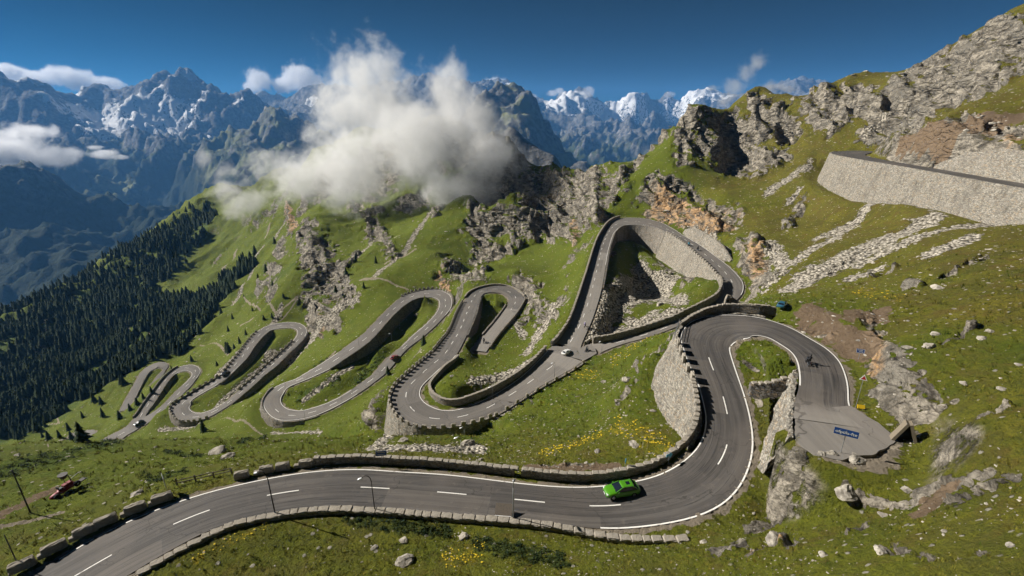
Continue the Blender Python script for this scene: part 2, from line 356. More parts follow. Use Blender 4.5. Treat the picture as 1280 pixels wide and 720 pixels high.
retain('L','b',(752,362),(756,339),(769,289),(.2,1,2,3.2,4.8),.1)
retain('L','b',(769,289),(788,281.6),(834,291),(4.8,7.5,9,10,11),.14)
retain('L','b',(834,291),(862,310),(900,352),(11,11.5,11,10,8,4,1),.32)
retain('C','b',(412,461),(462,426),(533,372),(.4,2.5,4,4.6,4.6,4,2),.2)
retain('C','a',(341,484.6),(333,515),(399,519),(.2,.8,1.6,2.2,1.2,.2),.3)
retain('D','b',(276,479),(308,447.5),(339,412.5),(.5,2.4,3.6,3.4,1.4),.2)
retain('D','a',(383,416),(346,456.7),(289.6,504.6),(.8,2.6,3,2.2,.4),.2)
retain('D','a',(218.7,503.5),(217.7,521),(260,522),(.3,1.2,2,1.4,.3),.3)
retain('E','b',(219,467.5),(201,489.6),(181.5,518),(.6,2.4,2.8,.6),.2)
retain('U','a',(1320,250),(1219,223.5),(1052,190.5),(9.5,10,10,11,13.5,15,14,13,12,9),.22)

def road_field(x, y):
    n = len(x); best = np.full(n, 1e9); zr = np.zeros(n); drop = np.zeros(n); bat = np.zeros(n); wsel = np.zeros(n, np.int8)
    for ki, (nm, r) in enumerate(ROADS.items()):
        N = len(r['c']); CH = 10
        for s in range(0, N, CH):
            e = min(N, s+CH+1); cc = r['c'][s:e]; m = r['w'][s:e].max()/2+16
            q = np.where((x > cc[:, 0].min()-m) & (x < cc[:, 0].max()+m) & (y > cc[:, 1].min()-m) & (y < cc[:, 1].max()+m))[0]
            if not len(q): continue
            dx = x[q, None]-cc[:, 0]; dy = y[q, None]-cc[:, 1]
            d2 = dx*dx+dy*dy; k = d2.argmin(1); ar = np.arange(len(q))
            lat = dx[ar, k]*r['n'][s+k, 0]+dy[ar, k]*r['n'][s+k, 1]; lon = dx[ar, k]*r['t'][s+k, 0]+dy[ar, k]*r['t'][s+k, 1]
            lon = np.maximum(np.abs(lon)-1.0, 0)
            off = np.hypot(np.maximum(np.abs(lat)-r['w'][s+k]/2, 0), lon)
            off = np.where((np.abs(lat) < r['w'][s+k]/2) & (lon == 0), np.abs(lat)-r['w'][s+k]/2, off)
            b = off < best[q]; qq = q[b]; kk = s+k[b]; sa = lat[b] < 0
            best[qq] = off[b]; zr[qq] = r['c'][kk, 2]
            drop[qq] = np.where(sa, r['drop_a'][kk], r['drop_b'][kk]); bat[qq] = np.where(sa, r['bat_a'][kk], r['bat_b'][kk]); wsel[qq] = ki+1
    return best, zr, drop, bat, wsel

# ------------------------------------------------------------------ ground cover patches, laid on the ground where they lie
PATCH = [ # kind, px0,py0, px1,py1, half-width in px
('rock',1140,95,1275,45,26),('rock',1150,125,1270,85,26),('rock',1060,118,1150,150,20),('rock',1010,122,1045,150,18),('rock',945,122,948,165,16),('rock',905,160,960,205,22),
('rock',860,135,852,200,13),('rock',880,178,930,215,14),('rock',965,150,985,170,12),('rock',1090,165,1130,140,14),('rock',760,240,745,258,12),('rock',800,195,760,250,9),
('orange',825,250,900,282,16),('rock',815,240,905,275,20),('rock',935,300,955,350,15),('orange',940,310,950,335,9),('rock',620,235,730,265,34),('rock',600,285,700,285,22),('rock',560,330,600,345,14),
('orange',715,285,720,300,5),('orange',548,345,560,362,7),('rock',650,345,690,395,15),('rock',655,400,665,380,10),('rock',385,275,395,360,16),('rock',400,300,425,385,20),('rock',375,270,392,330,14),('rock',455,270,470,300,10),('rock',600,240,740,240,26),('rock',590,330,640,310,12),('orange',362,262,368,290,6),
('rock',470,285,490,318,9),('rock',545,265,575,240,9),('rock',410,392,425,408,9),('orange',402,402,403,420,3),
('dirt',1010,385,1090,430,15),('dirt',1060,395,1105,395,9),('rock',1085,400,1120,470,12),('rock',1100,480,1135,520,15),('orange',1092,420,1098,445,7),('rock',1008,408,1040,412,6),('rock',1115,450,1140,470,12),
('rock',1155,612,1215,598,11),('rock',1200,625,1262,600,9),('rock',1050,632,1150,626,6),('rock',985,630,935,660,8),('rock',1095,575,1130,560,10),('rock',1110,565,1140,545,9),('rock',970,668,990,680,7),('rock',1105,685,1130,690,6),('dirt',1150,640,1180,615,10),
('rock',935,470,950,500,5),('rock',930,450,948,462,4),('rock',790,495,775,512,5),('rock',890,690,930,680,6),('rock',935,690,985,672,5),('orange',940,690,975,676,2),('rock',1150,480,1165,505,9),
('orange',870,505,872,512,3),('dirt',660,585,770,585,6),('rock',680,582,740,582,4),('rock',665,505,660,470,3),('rock',1115,130,1140,160,14),('dirt',1200,160,1275,150,10),('dirt',1130,172,1190,168,6),('rock',1190,160,1270,165,14),('rock',1130,185,1200,150,14),('orange',1265,165,1275,170,6),('rock',1130,190,1180,190,12),
('scree',962,352,1092,264,6),('scree',990,360,1165,280,12),('scree',1075,330,1272,248,7),('scree',1010,345,1110,300,14),('scree',980,330,960,305,9),('scree',1160,320,1215,298,8),('scree',1060,350,1100,335,6),('scree',1020,300,1060,285,5),('rock',1130,362,1150,358,5),('rock',1090,345,1120,335,5),('rock',1180,430,1215,412,4),('rock',1205,330,1230,322,5),('rock',1160,520,1190,505,5),('rock',1230,520,1262,508,4),('rock',1060,665,1085,655,4),('rock',1190,700,1225,692,5),('rock',1140,690,1160,700,4),('rock',985,600,1000,585,4),('rock',1040,340,1060,325,5),('rock',985,280,1000,262,7),('rock',1180,345,1200,338,4),
('scree',735,410,850,395,14),('scree',775,375,830,355,16),('scree',800,340,850,375,10),('scree',750,395,800,345,12),('scree',590,475,690,440,5),('scree',660,440,690,395,6),('scree',670,420,700,380,7),('scree',640,395,655,420,5),
('scree',480,560,600,560,9),('scree',465,560,490,540,7),('scree',690,465,735,440,3),('scree',620,520,690,470,2.5),('scree',445,375,335,445,5),('scree',565,248,470,345,3),('scree',420,390,395,420,2),('scree',320,335,290,380,2.2),('scree',350,330,330,350,3),
('scree',200,535,250,527,3),('scree',340,535,400,540,3),('scree',380,500,440,460,4),('scree',540,405,552,385,3),('scree',510,430,540,400,2.5),('scree',270,508,330,455,3),('scree',885,300,905,320,7),('scree',865,288,890,300,7),
('scree',960,240,1012,205,5),('scree',1000,235,985,255,4),('scree',1100,60,1120,110,2),('scree',1085,170,1110,150,4),('scree',20,500,60,455,4),('rock',400,235,480,215,26),('rock',540,190,620,180,26),('rock',470,180,560,160,26),('rock',640,205,720,225,16),('rock',590,255,610,330,12),('rock',440,250,470,270,10),('rock',60,405,55,440,5),('rock',160,400,162,412,4),
('path',455,350,510,362,1.2),('path',450,350,470,350,1.5),('path',290,376,345,392,1.2),('path',345,392,372,372,1.2),('path',250,432,270,430,1.0),('path',270,430,286,441,1.2),('path',65,518,75,530,.8),('path',30,540,80,530,.8),('path',60,555,60,560,.5),('path',270,527,300,532,1.2),('path',300,532,330,540,1.2),('path',318,540,312,560,1.2),('path',350,400,372,375,1.0),
('scree',250,372,292,322,2),('scree',300,352,330,312,2.2),('path',268,352,300,310,1.2),('scree',322,420,352,385,3),('path',300,405,335,372,1.2),('scree',345,300,362,268,2),('path',330,300,345,270,1.3),('scree',440,330,470,300,2.5),('rock',425,345,445,322,6),('rock',500,260,530,250,8),('scree',505,255,540,235,2.5),('path',480,330,520,310,1),('dirt',395,395,412,372,2),('path',180,430,205,400,1.2),('scree',270,470,300,440,2),('path',385,470,420,440,1),('rock',270,330,285,310,4),('bush',345,345,365,330,6),('bush',300,380,318,362,6),('bush',405,350,420,335,5),('bush',270,400,290,380,5),('dirt',0,645,70,612,4),('path',0,660,80,640,2),('path',735,230,755,205,1.5),
('flower',690,450,740,470,8),('flower',770,450,830,410,7),('flower',770,540,835,565,10),('flower',680,565,750,545,6),('flower',1075,365,1120,375,8),('flower',560,700,600,690,10),('flower',250,700,330,660,6),
('bush',480,440,450,475,7),('bush',395,460,440,445,6),('bush',375,495,420,475,5),('bush',280,500,330,460,5),('bush',160,515,190,500,5),('bush',390,372,410,380,5),('bush',0,590,60,570,9),('bush',60,575,140,552,8),('bush',190,600,230,590,6),('bush',210,565,250,570,4),('bush',300,555,330,545,4),('bush',440,650,560,665,8),('bush',600,680,700,700,10)]
def patch_geo():
    out = []
    for k, x0, y0, x1, y1, w in PATCH:
        p = hit(x0, y0); q = hit(x1, y1); m = (p+q)/2
        if np.linalg.norm(p-q) > .5*np.linalg.norm(m): continue
        d = proj(m)[2]; e = .02*d
        gx = (base_z(m[0]+e, m[1])-base_z(m[0]-e, m[1]))/(2*e); gy = (base_z(m[0], m[1]+e)-base_z(m[0], m[1]-e))/(2*e)
        nrm = np.array([-gx, -gy, 1.0]); nrm /= np.linalg.norm(nrm); v = -m/np.linalg.norm(m)
        k_ = max(.15, float(nrm@v)); rdir = m[:2]/np.linalg.norm(m[:2])
        hz = math.sqrt(max(1e-6, 1-(v@nrm)**2))
        # the patch keeps a natural aspect on the slope: stretched down the fall of sight by at most 3
        out.append((k, p[:2], q[:2], w*d/FPX, rdir, max(.33, min(1, k_/max(.3, nrm[2])))))
    return out
PGEO = patch_geo()
def cover(x, y, kinds):
    """0..1 field for the patches of the given kinds, with ragged edges"""
    f = np.zeros(len(x))
    for k, p, q, w, rd, asp in PGEO:
        if k not in kinds: continue
        R = w*2.0/asp+np.linalg.norm(p-q)
        m = (p+q)/2; c = np.where((np.abs(x-m[0]) < R) & (np.abs(y-m[1]) < R))[0]
        if not len(c): continue
        X = np.c_[x[c], y[c]]
        def sq(V): # squash along the line of sight so a band looks as wide along as across
            a = V@rd; return V+np.outer(a*(asp-1), rd)
        P = sq(p[None])[0]; Q = sq(q[None])[0]; Y = sq(X); d = Q-P; L = max(1e-6, d@d)
        t = np.clip(((Y-P)@d)/L, 0, 1); dist = np.linalg.norm(Y-P-t[:, None]*d, axis=1)
        nz = fbm(x[c]/(w*1.1+.3), y[c]/(w*1.1+.3), 4, 91)
        f[c] = np.maximum(f[c], 1-sstep(.35, 1.35, dist/w+nz*1.1))
    return f

# ------------------------------------------------------------------ near terrain mesh: columns of points running out from the valley head
NA, NR = 1080, 760
AZ = np.linspace(rad(-60), rad(60), NA)
BF = np.linspace(math.log(16), math.log(2300), 1400)
aa, bb = np.meshgrid(AZ, BF, indexing='ij')
tt = base_t(aa.ravel(), bb.ravel()).reshape(NA, -1)
el = np.arctan(tt); run = np.maximum.accumulate(el, 1)
dl = np.abs(np.diff(el, axis=1)); vis = el[:, 1:] >= run[:, 1:]-.002
wgt = np.where(vis, dl, dl*.25)+np.diff(BF)*.035
# density must vary gently from column to column
kk = np.ones(41)/41
wgt = np.apply_along_axis(lambda c: np.convolve(np.pad(c, 20, 'edge'), kk, 'valid'), 0, wgt)
cum = np.c_[np.zeros(NA), np.cumsum(wgt, 1)]; cum /= cum[:, -1:]
LB = np.empty((NA, NR)); u_ = np.linspace(0, 1, NR)
for i in range(NA): LB[i] = np.interp(u_, cum[i], BF)
RR = np.exp(LB); X = (np.sin(AZ)[:, None]*RR).ravel(); Y = (np.cos(AZ)[:, None]*RR).ravel(); RR = RR.ravel()
def terrain_z(X, Y, want_masks=False):
    RR = np.hypot(X, Y); B0 = base_z(X, Y); e = RR*.012+.3
    gx = (base_z(X+e, Y)-B0)/e; gy = (base_z(X, Y+e)-B0)/e; slope = np.hypot(gx, gy)
    off, zr, drop, bat, wsel = road_field(X, Y)
    far = sstep(1.0, 16.0, off)                                         # keep the relief gentle beside the carriageway
    rock = cover(X, Y, ('rock', 'orange')); scree = cover(X, Y, ('scree',))
    sl_n = slope+.25*fbm(X/22, Y/22, 4, 5)+.12*fbm(X/5, Y/5, 3, 6)
    rock = np.maximum(rock, sstep(.95, 1.3, sl_n)*sstep(60, 110, RR)*(1-.6*scree)*.9)
    big = np.clip(RR/260, .25, 3.2)
    z = B0.copy()
    z += far*(fbm(X/30, Y/30, 4, 1)*1.3*np.clip(RR/120, .45, 2)+fbm(X/7, Y/7, 3, 2)*.32)
    z += far*sstep(200, 420, RR)*(ridged(X/90, Y/90, 5, 3)-.5)*10*np.clip(RR/400, 0, 2.2)
    ang = .6; xr = X*math.cos(ang)-Y*math.sin(ang); yr = X*math.sin(ang)+Y*math.cos(ang)
    crag = (ridged(xr/(16*big), yr/(30*big), 6, 8)-.42)*9*big+(ridged(xr/(5*big), yr/(7*big), 4, 9)-.42)*2.6*big
    nearf = sstep(45, 110, RR)
    z += rock**1.5*far*crag*(.10+.9*nearf)*.34
    z += scree*far*fbm(X/2.2, Y/2.2, 3, 12)*.5
    # hummocks in the close turf
    z += far*(1-sstep(90, 160, RR))*(1-rock)*(np.abs(fbm(X/2.4, Y/2.4, 4, 14))-.15)*.55
    zs = zr-np.where(off < -.5, .32, .07+.25*sstep(70, 170, RR))
    bl = 6.0
    side = sstep(.5, bl, off)
    cut = (wsel == 9) & (Y < 174) & (X > 140)                            # the upper wall stands here: the ground steps up behind it
    side = np.where(cut, sstep(2.5, 3.9, off), side)
    znew = zs*(1-side)+z*side
    foot = zr-drop-.4; fw = bat*drop
    under = (drop > .6)
    zc = np.where(off < -.9, zs, np.where(off < fw+1.2, foot, foot+(z-foot)*sstep(fw+1.2, fw+12.5, off)))
    zc = np.where((off > fw+1.2) & (z < foot), np.minimum(zc, foot), zc)
    znew = np.where(under, zc, znew)
    z = np.where(off < 16, znew, z)
    if want_masks: return z, dict(rock=rock, scree=scree, off=off, slope=slope, drop=drop)
    return z
Z, MK = terrain_z(X, Y, True)
# crags: rock faces are broken up along their own normals, with ledges and clefts
Zg = Z.reshape(NA, NR); Xg = X.reshape(NA, NR); Yg = Y.reshape(NA, NR)
Pg = np.dstack([Xg, Yg, Zg]); du = np.gradient(Pg, axis=0); dv = np.gradient(Pg, axis=1)
Nn = np.cross(du, dv).reshape(-1, 3); Nn /= np.linalg.norm(Nn, axis=1)[:, None]+1e-9
Nn *= np.sign(Nn[:, 2:3]+1e-9)
rk_ = np.maximum(MK['rock'], .25*MK['scree']*0); q = np.where(rk_*sstep(1.5, 9, MK['off']) > .03)[0]
xq, yq, zq = X[q], Y[q], Z[q]; amp = rk_[q]*sstep(1.5, 9, MK['off'][q]); bq = np.clip(RR[q]/240, .22, 2.6)
tilt = zq*.9+.38*xq-.22*yq+fbm(xq/40, yq/40, 3, 88)*9
d = 0
for L, A in ((26, 1.5), (10, .85), (3.8, .24), (1.5, .09)):
    s3 = L*bq; n3 = perlin3(xq/s3, yq/s3, tilt/(s3*.55), int(L*10))
    d = d+A*((1-np.abs(n3)*2)*.8-np.maximum(n3, 0)*.35)
for h, A in ((8.0, .9), (2.8, .22)):                                     # bedding: ledges that step back
    t_ = tilt/(h*bq)+fbm(xq/(h*4), yq/(h*4), 2, 89)*.8; t_ -= np.floor(t_)
    d = d+A*(t_-sstep(.62, 1.0, t_)*t_*1.0-.3)
d = (d-d.mean())*3.0*bq*amp**1.2
X[q] += Nn[q, 0]*d; Y[q] += Nn[q, 1]*d; Z[q] += Nn[q, 2]*d
ii, jj = np.meshgrid(np.arange(NA-1), np.arange(NR-1), indexing='ij'); i0 = (ii*NR+jj).ravel()
F = np.c_[i0, i0+NR, i0+NR+1, i0+1]
me = mesh_np('hillside', np.c_[X, Y, Z], F, smooth=True)
attr(me, 'rock', MK['rock']); attr(me, 'scree', MK['scree'])
attr(me, 'orange', cover(X, Y, ('orange',))); attr(me, 'dirt', cover(X, Y, ('dirt',)))
attr(me, 'path', np.maximum(cover(X, Y, ('path',)), (1-sstep(.15, 1.3, MK['off']+fbm(X/2, Y/2, 3, 77)*.9))*(MK['drop'] < .6)))
attr(me, 'flower', cover(X, Y, ('flower',))); attr(me, 'bush', cover(X, Y, ('bush',)))
# woodland floor on the far left spur
WOOD = [(-700,560),(-400,520),(-150,440),(0,392),(50,372),(100,344),(150,314),(190,293),(235,268),(262,262),(272,272),(255,300),(235,318),(215,345),(190,362),(205,372),(240,372),(268,362),(285,352),(300,330),(318,318),(322,328),(300,350),(275,380),(262,402),(240,425),(222,440),(195,455),(168,462),(140,478),(120,492),(95,510),(70,528),(40,540),(-10,552),(-400,640),(-700,700)]
def in_poly(px, py, poly):
    c = np.zeros(px.shape, bool); j = len(poly)-1
    for i in range(len(poly)):
        (xi, yi), (xj, yj) = poly[i], poly[j]
        c ^= ((yi > py) != (yj > py)) & (px < (xj-xi)*(py-yi)/((yj-yi) or 1e-9)+xi); j = i
    return c
def wood(x, y, z):
    # the wood's outline, walked on the ground with ragged margins
    d = y*CP-z*SP; up = y*SP+z*CP; s = 17.0
    px = 640+FPX*x/np.maximum(d, 1)+fbm(x/16, y/16, 4, 41)*s; py = 360-FPX*up/np.maximum(d, 1)+fbm(x/18, y/18, 3, 42)*s
    return in_poly(px, py, WOOD) & (np.hypot(x, y) > 270) & (x < 0)
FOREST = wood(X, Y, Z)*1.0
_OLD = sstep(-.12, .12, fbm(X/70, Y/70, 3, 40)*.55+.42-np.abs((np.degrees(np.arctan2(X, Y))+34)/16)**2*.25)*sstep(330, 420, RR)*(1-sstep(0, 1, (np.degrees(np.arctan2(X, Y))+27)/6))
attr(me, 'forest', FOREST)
attr(me, 'lush', np.clip(1-sstep(20, 75, X-.25*Y+fbm(X/30, Y/30, 3, 95)*40), 0, 1)*(1-.55*(1-sstep(60, 85, RR))))
# ------------------------------------------------------------------ ground material
b = NB('hillside_ground')
P0 = b.coord()
rock_a, scree_a, dirt_a, path_a, org_a, flo_a, bush_a, for_a = (b.attr(k) for k in ('rock','scree','dirt','path','orange','flower','bush','forest'))
n_big = b.noise(P0, .022, 4); n_mid = b.noise(P0, .16, 5, .62); n_fine = b.noise(P0, 1.0, 6, .72); n_tiny = b.noise(P0, 4.2, 4, .75)
g = b.mix(b.ramp(n_mid, .36, .62), (.095, .110, .009), (.225, .205, .018))
g = b.mix(b.ramp(n_big, .40, .60), g, b.mix(n_fine, (.10, .135, .009), (.28, .245, .022)))
g = b.mix(b.math('MULTIPLY', b.ramp(n_fine, .46, .62), .75), g, (.028, .040, .007))
g = b.mix(b.math('MULTIPLY', b.ramp(b.noise(P0, .30, 6, .7), .50, .64), .75), g, (.155, .092, .028))
g = b.mix(b.math('MULTIPLY', b.ramp(b.noise(P0, .06, 5, .7), .55, .66), .6), g, (.12, .085, .03))
g = b.mix(b.math('MULTIPLY', b.ramp(n_tiny, .50, .64), .6), g, (.020, .030, .006))
g = b.mix(b.math('MULTIPLY', bush_a, b.ramp(n_fine, .40, .50)), g, (.014, .028, .008))
g = b.mix(b.math('MULTIPLY', b.math('MULTIPLY', flo_a, .85), b.ramp(b.noise(P0, 1.6, 4, .7), .50, .57)), g, (.46, .34, .015))
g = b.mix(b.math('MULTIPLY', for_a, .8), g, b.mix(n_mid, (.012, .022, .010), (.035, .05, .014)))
g = b.mix(b.math('MULTIPLY', b.ramp(b.noise(P0, .11, 6, .72), .50, .60), .5), g, (.105, .085, .022))
lush = b.attr('lush')
g = b.mix(b.math('MULTIPLY', b.math('SUBTRACT', 1.0, lush), .42), g, b.mix(n_fine, (.060, .052, .014), (.20, .165, .045)))
g = b.mix(b.math('MULTIPLY', lush, .62), g, b.mix(n_fine, (.045, .088, .008), (.155, .205, .020)))
# small stones lying in the turf
sp_ = b.n('ShaderNodeTexVoronoi'); b.l(P0, sp_.inputs['Vector']); sp_.inputs['Scale'].default_value = .75
ssep = b.n('ShaderNodeSeparateColor'); b.l(sp_.outputs['Color'], ssep.inputs[0])
spk = b.math('MULTIPLY', b.ramp(b.math('ADD', sp_.outputs['Distance'], b.math('MULTIPLY', n_tiny, .25)), .34, .27), b.ramp(b.math('ADD', b.math('MULTIPLY', lush, -.2), b.math('ADD', ssep.outputs[0], b.math('MULTIPLY', n_mid, .8))), .84, .92))
g = b.mix(b.math('MULTIPLY', spk, .85), g, (.42, .39, .33))
# rock colour, with joints and lichen
pr = b.coord((.75, .75, 1.45), rot=(.35, .3, .6))
wr = b.n('ShaderNodeTexNoise'); b.l(pr, wr.inputs['Vector']); wr.inputs['Scale'].default_value = .12; wr.inputs['Detail'].default_value = 5
wv2 = b.n('ShaderNodeVectorMath', operation='MULTIPLY_ADD'); b.l(wr.outputs['Color'], wv2.inputs[0]); wv2.inputs[1].default_value = (9, 9, 5); b.l(pr, wv2.inputs[2])
cr1 = b.vor(wv2.outputs[0], .085, 'DISTANCE_TO_EDGE'); cr2 = b.vor(wv2.outputs[0], .30, 'DISTANCE_TO_EDGE'); rn = b.noise(pr, .34, 8, .66)
rk = b.mix(b.ramp(rn, .36, .66), (.11, .098, .078), (.46, .41, .33))
rk = b.mix(b.math('MULTIPLY', b.ramp(b.noise(P0, .07, 4), .45, .66), .65), rk, (.20, .185, .155))
rk = b.mix(b.math('MULTIPLY', b.ramp(b.noise(P0, 1.7, 4, .7), .56, .7), .5), rk, (.07, .062, .05))
rk = b.mix(b.math('MULTIPLY', org_a, b.ramp(rn, .36, .58)), rk, (.50, .315, .16))
rk = b.mix(b.ramp(cr2, .03, .0, 0, .45), rk, (.06, .05, .04))
rk = b.mix(b.ramp(cr1, .035, .0, 0, .7), rk, (.05, .042, .034))
cr3 = b.vor(wv2.outputs[0], 1.3, 'DISTANCE_TO_EDGE'); rn3 = b.noise(pr, 1.6, 8, .72)
rk = b.mix(b.math('MULTIPLY', b.ramp(rn3, .50, .66), .65), rk, (.085, .075, .06))
rk = b.mix(b.ramp(cr3, .05, .0, 0, .6), rk, (.05, .043, .035))
# turf grows back into the rock
geo = b.n('ShaderNodeNewGeometry'); gz = b.n('ShaderNodeSeparateXYZ'); b.l(geo.outputs['Normal'], gz.inputs[0])
turf = b.math('ADD', rock_a, b.math('MULTIPLY', b.math('SUBTRACT', b.noise(P0, .22, 8, .74), .5), 2.3))
turf = b.math('SUBTRACT', turf, b.ramp(gz.outputs['Z'], .60, .90, 0, .58))
rock_f = b.math('MULTIPLY', b.ramp(turf, .26, .36), b.ramp(rock_a, .02, .12))
rb = b.math('MULTIPLY', b.ramp(gz.outputs['Z'], .60, .42), b.ramp(b.noise(P0, .3, 6, .7), .40, .52))
rock_f = b.math('MAXIMUM', rock_f, b.math('MULTIPLY', rb, b.math('SUBTRACT', 1.0, b.math('MULTIPLY', for_a, .7))))
c = b.mix(rock_f, g, rk)
# scree: angular pale stones
sv = b.n('ShaderNodeTexVoronoi'); b.l(P0, sv.inputs['Vector']); sv.inputs['Scale'].default_value = 1.1
sc_c = b.mix(b.math('MULTIPLY', sv.outputs['Color'], 1.0), (.26, .235, .19), (.60, .545, .45))
sc_c = b.mix(b.ramp(sv.outputs['Distance'], .35, .75), sc_c, (.09, .08, .06))
scree_f = b.ramp(b.math('ADD', scree_a, b.math('MULTIPLY', b.math('SUBTRACT', n_fine, .5), 2.6)), .40, .54)
scree_f = b.math('MULTIPLY', scree_f, b.ramp(scree_a, .02, .15))
c = b.mix(scree_f, c, sc_c)
dirt_f = b.ramp(b.math('ADD', dirt_a, b.math('MULTIPLY', b.math('SUBTRACT', b.noise(P0, .5, 7, .75), .5), 2.4)), .40, .62)
c = b.mix(b.math('MULTIPLY', dirt_f, b.ramp(dirt_a, .02, .2)), c, b.mix(n_fine, (.09, .055, .032), (.30, .225, .15)))
path_f = b.ramp(b.math('ADD', path_a, b.math('MULTIPLY', b.math('SUBTRACT', n_fine, .5), 1.0)), .4, .6)
c = b.mix(b.math('MULTIPLY', path_f, b.ramp(path_a, .02, .2)), c, b.mix(n_tiny, (.20, .165, .12), (.36, .31, .24)))
hr = b.math('ADD', b.math('MULTIPLY', rn, .9), b.math('ADD', b.ramp(cr1, 0, .12, 0, .5), b.math('ADD', b.math('MULTIPLY', rn3, .35), b.ramp(cr2, 0, .2, 0, .35))))
hg = b.math('ADD', b.math('MULTIPLY', n_fine, .75), b.math('ADD', b.math('MULTIPLY', n_tiny, .28), b.math('MULTIPLY', spk, .2)))
hs = b.math('MULTIPLY', sv.outputs['Distance'], -.6)
hh = b.n('ShaderNodeMix', data_type='FLOAT'); b.l(rock_f, hh.inputs[0]); b.l(hg, hh.inputs[2]); b.l(hr, hh.inputs[3])
h2 = b.n('ShaderNodeMix', data_type='FLOAT'); b.l(scree_f, h2.inputs[0]); b.l(hh.outputs[0], h2.inputs[2]); b.l(hs, h2.inputs[3])
b.bsdf(c, .95, b.bump(h2.outputs[0], 1.4, 1.0), .12)
M_GROUND = b.m
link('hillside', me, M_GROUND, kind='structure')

# ------------------------------------------------------------------ carriageways
b = NB('asphalt')
uvn = b.n('ShaderNodeUVMap'); uvn.uv_map = 'UVMap'
sx = b.n('ShaderNodeSeparateXYZ'); b.l(uvn.outputs[0], sx.inputs[0])
mp = b.n('ShaderNodeMapping'); mp.inputs['Scale'].default_value = (1.0, .035, 1); b.l(uvn.outputs[0], mp.inputs[0])
P0 = b.coord()
mp0 = b.n('ShaderNodeMapping'); mp0.inputs['Scale'].default_value = (.29, .075, 1); b.l(uvn.outputs[0], mp0.inputs[0])
streak = b.noise(mp.outputs[0], 1.6, 5, .6); pat = b.noise(P0, .12, 3); fine = b.noise(P0, 3.5, 5, .7)
a_c = b.mix(b.ramp(streak, .35, .68), (.060, .055, .051), (.122, .112, .102))
a_c = b.mix(b.math('MULTIPLY', b.ramp(pat, .45, .68), .5), a_c, (.155, .135, .118))
a_c = b.mix(b.math('MULTIPLY', fine, .35), a_c, (.05, .044, .04))
# dark tyre marks along the lanes
mp2 = b.n('ShaderNodeMapping'); mp2.inputs['Scale'].default_value = (1.0, .012, 1); b.l(uvn.outputs[0], mp2.inputs[0])
ty = b.noise(mp2.outputs[0], 2.6, 2, .5, .3)
tyre = b.math('MULTIPLY', b.ramp(b.math('ABSOLUTE', b.math('SUBTRACT', ty, .5)), .026, .004), b.ramp(b.noise(P0, .05, 2), .36, .52))
a_c = b.mix(b.math('MULTIPLY', tyre, .7), a_c, (.022, .020, .019))
old = b.attr('old')
a_c = b.mix(b.math('MULTIPLY', old, .75), a_c, b.mix(streak, (.24, .22, .195), (.37, .34, .30)))
wv = b.n('ShaderNodeTexNoise'); b.l(P0, wv.inputs['Vector']); wv.inputs['Scale'].default_value = .3; wv.inputs['Detail'].default_value = 4
wa = b.n('ShaderNodeVectorMath', operation='MULTIPLY_ADD'); b.l(wv.outputs['Color'], wa.inputs[0]); wa.inputs[1].default_value = (7, 7, 0); b.l(P0, wa.inputs[2])
crk = b.vor(wa.outputs[0], .07, 'DISTANCE_TO_EDGE')
a_c = b.mix(b.math('MULTIPLY', b.ramp(crk, .005, .002), .5), a_c, (.02, .018, .016))
pt = b.n('ShaderNodeTexBrick'); b.l(mp0.outputs[0], pt.inputs[0]); pt.inputs['Scale'].default_value = 1; pt.inputs['Mortar Size'].default_value = .004; pt.inputs['Brick Width'].default_value = 1; pt.inputs['Row Height'].default_value = 1
pt.inputs['Color1'].default_value = (0,0,0,1); pt.inputs['Color2'].default_value = (1,1,1,1); pt.inputs['Mortar'].default_value = (.4,.4,.4,1)
a_c = b.mix(b.ramp(pt.outputs['Color'], .78, .84, 0, .30), a_c, (.055, .050, .046))
a_c = b.mix(b.ramp(pt.outputs['Color'], .16, .10, 0, .25), a_c, (.20, .175, .15))
a_c = b.mix(b.math('MULTIPLY', b.ramp(b.noise(P0, .9, 6, .75), .55, .72), .35), a_c, (.19, .165, .14))
b.bsdf(a_c, .82, b.bump(fine, .02, .4), .35)
M_ASPH = b.m
b = NB('road_paint'); P0 = b.coord()
b.bsdf(b.mix(b.ramp(b.noise(P0, 1.3, 6, .7), .55, .75), (.80, .78, .73), (.30, .27, .24)), .7, None, .3); M_PAINT = b.m
LINES = {}
def ribbon(c, n, offs, zup, s, name, closed=False):
    """strip along a centre line between offsets offs=(o0,o1), draped flat"""
    V = np.vstack([np.c_[c[:, :2]+n*o[:, None], c[:, 2]+zup] for o in offs]); N = len(c); k = np.arange(N if closed else N-1); k1 = (k+1) % N
    return V, np.c_[k, k1, k1+N, k+N]
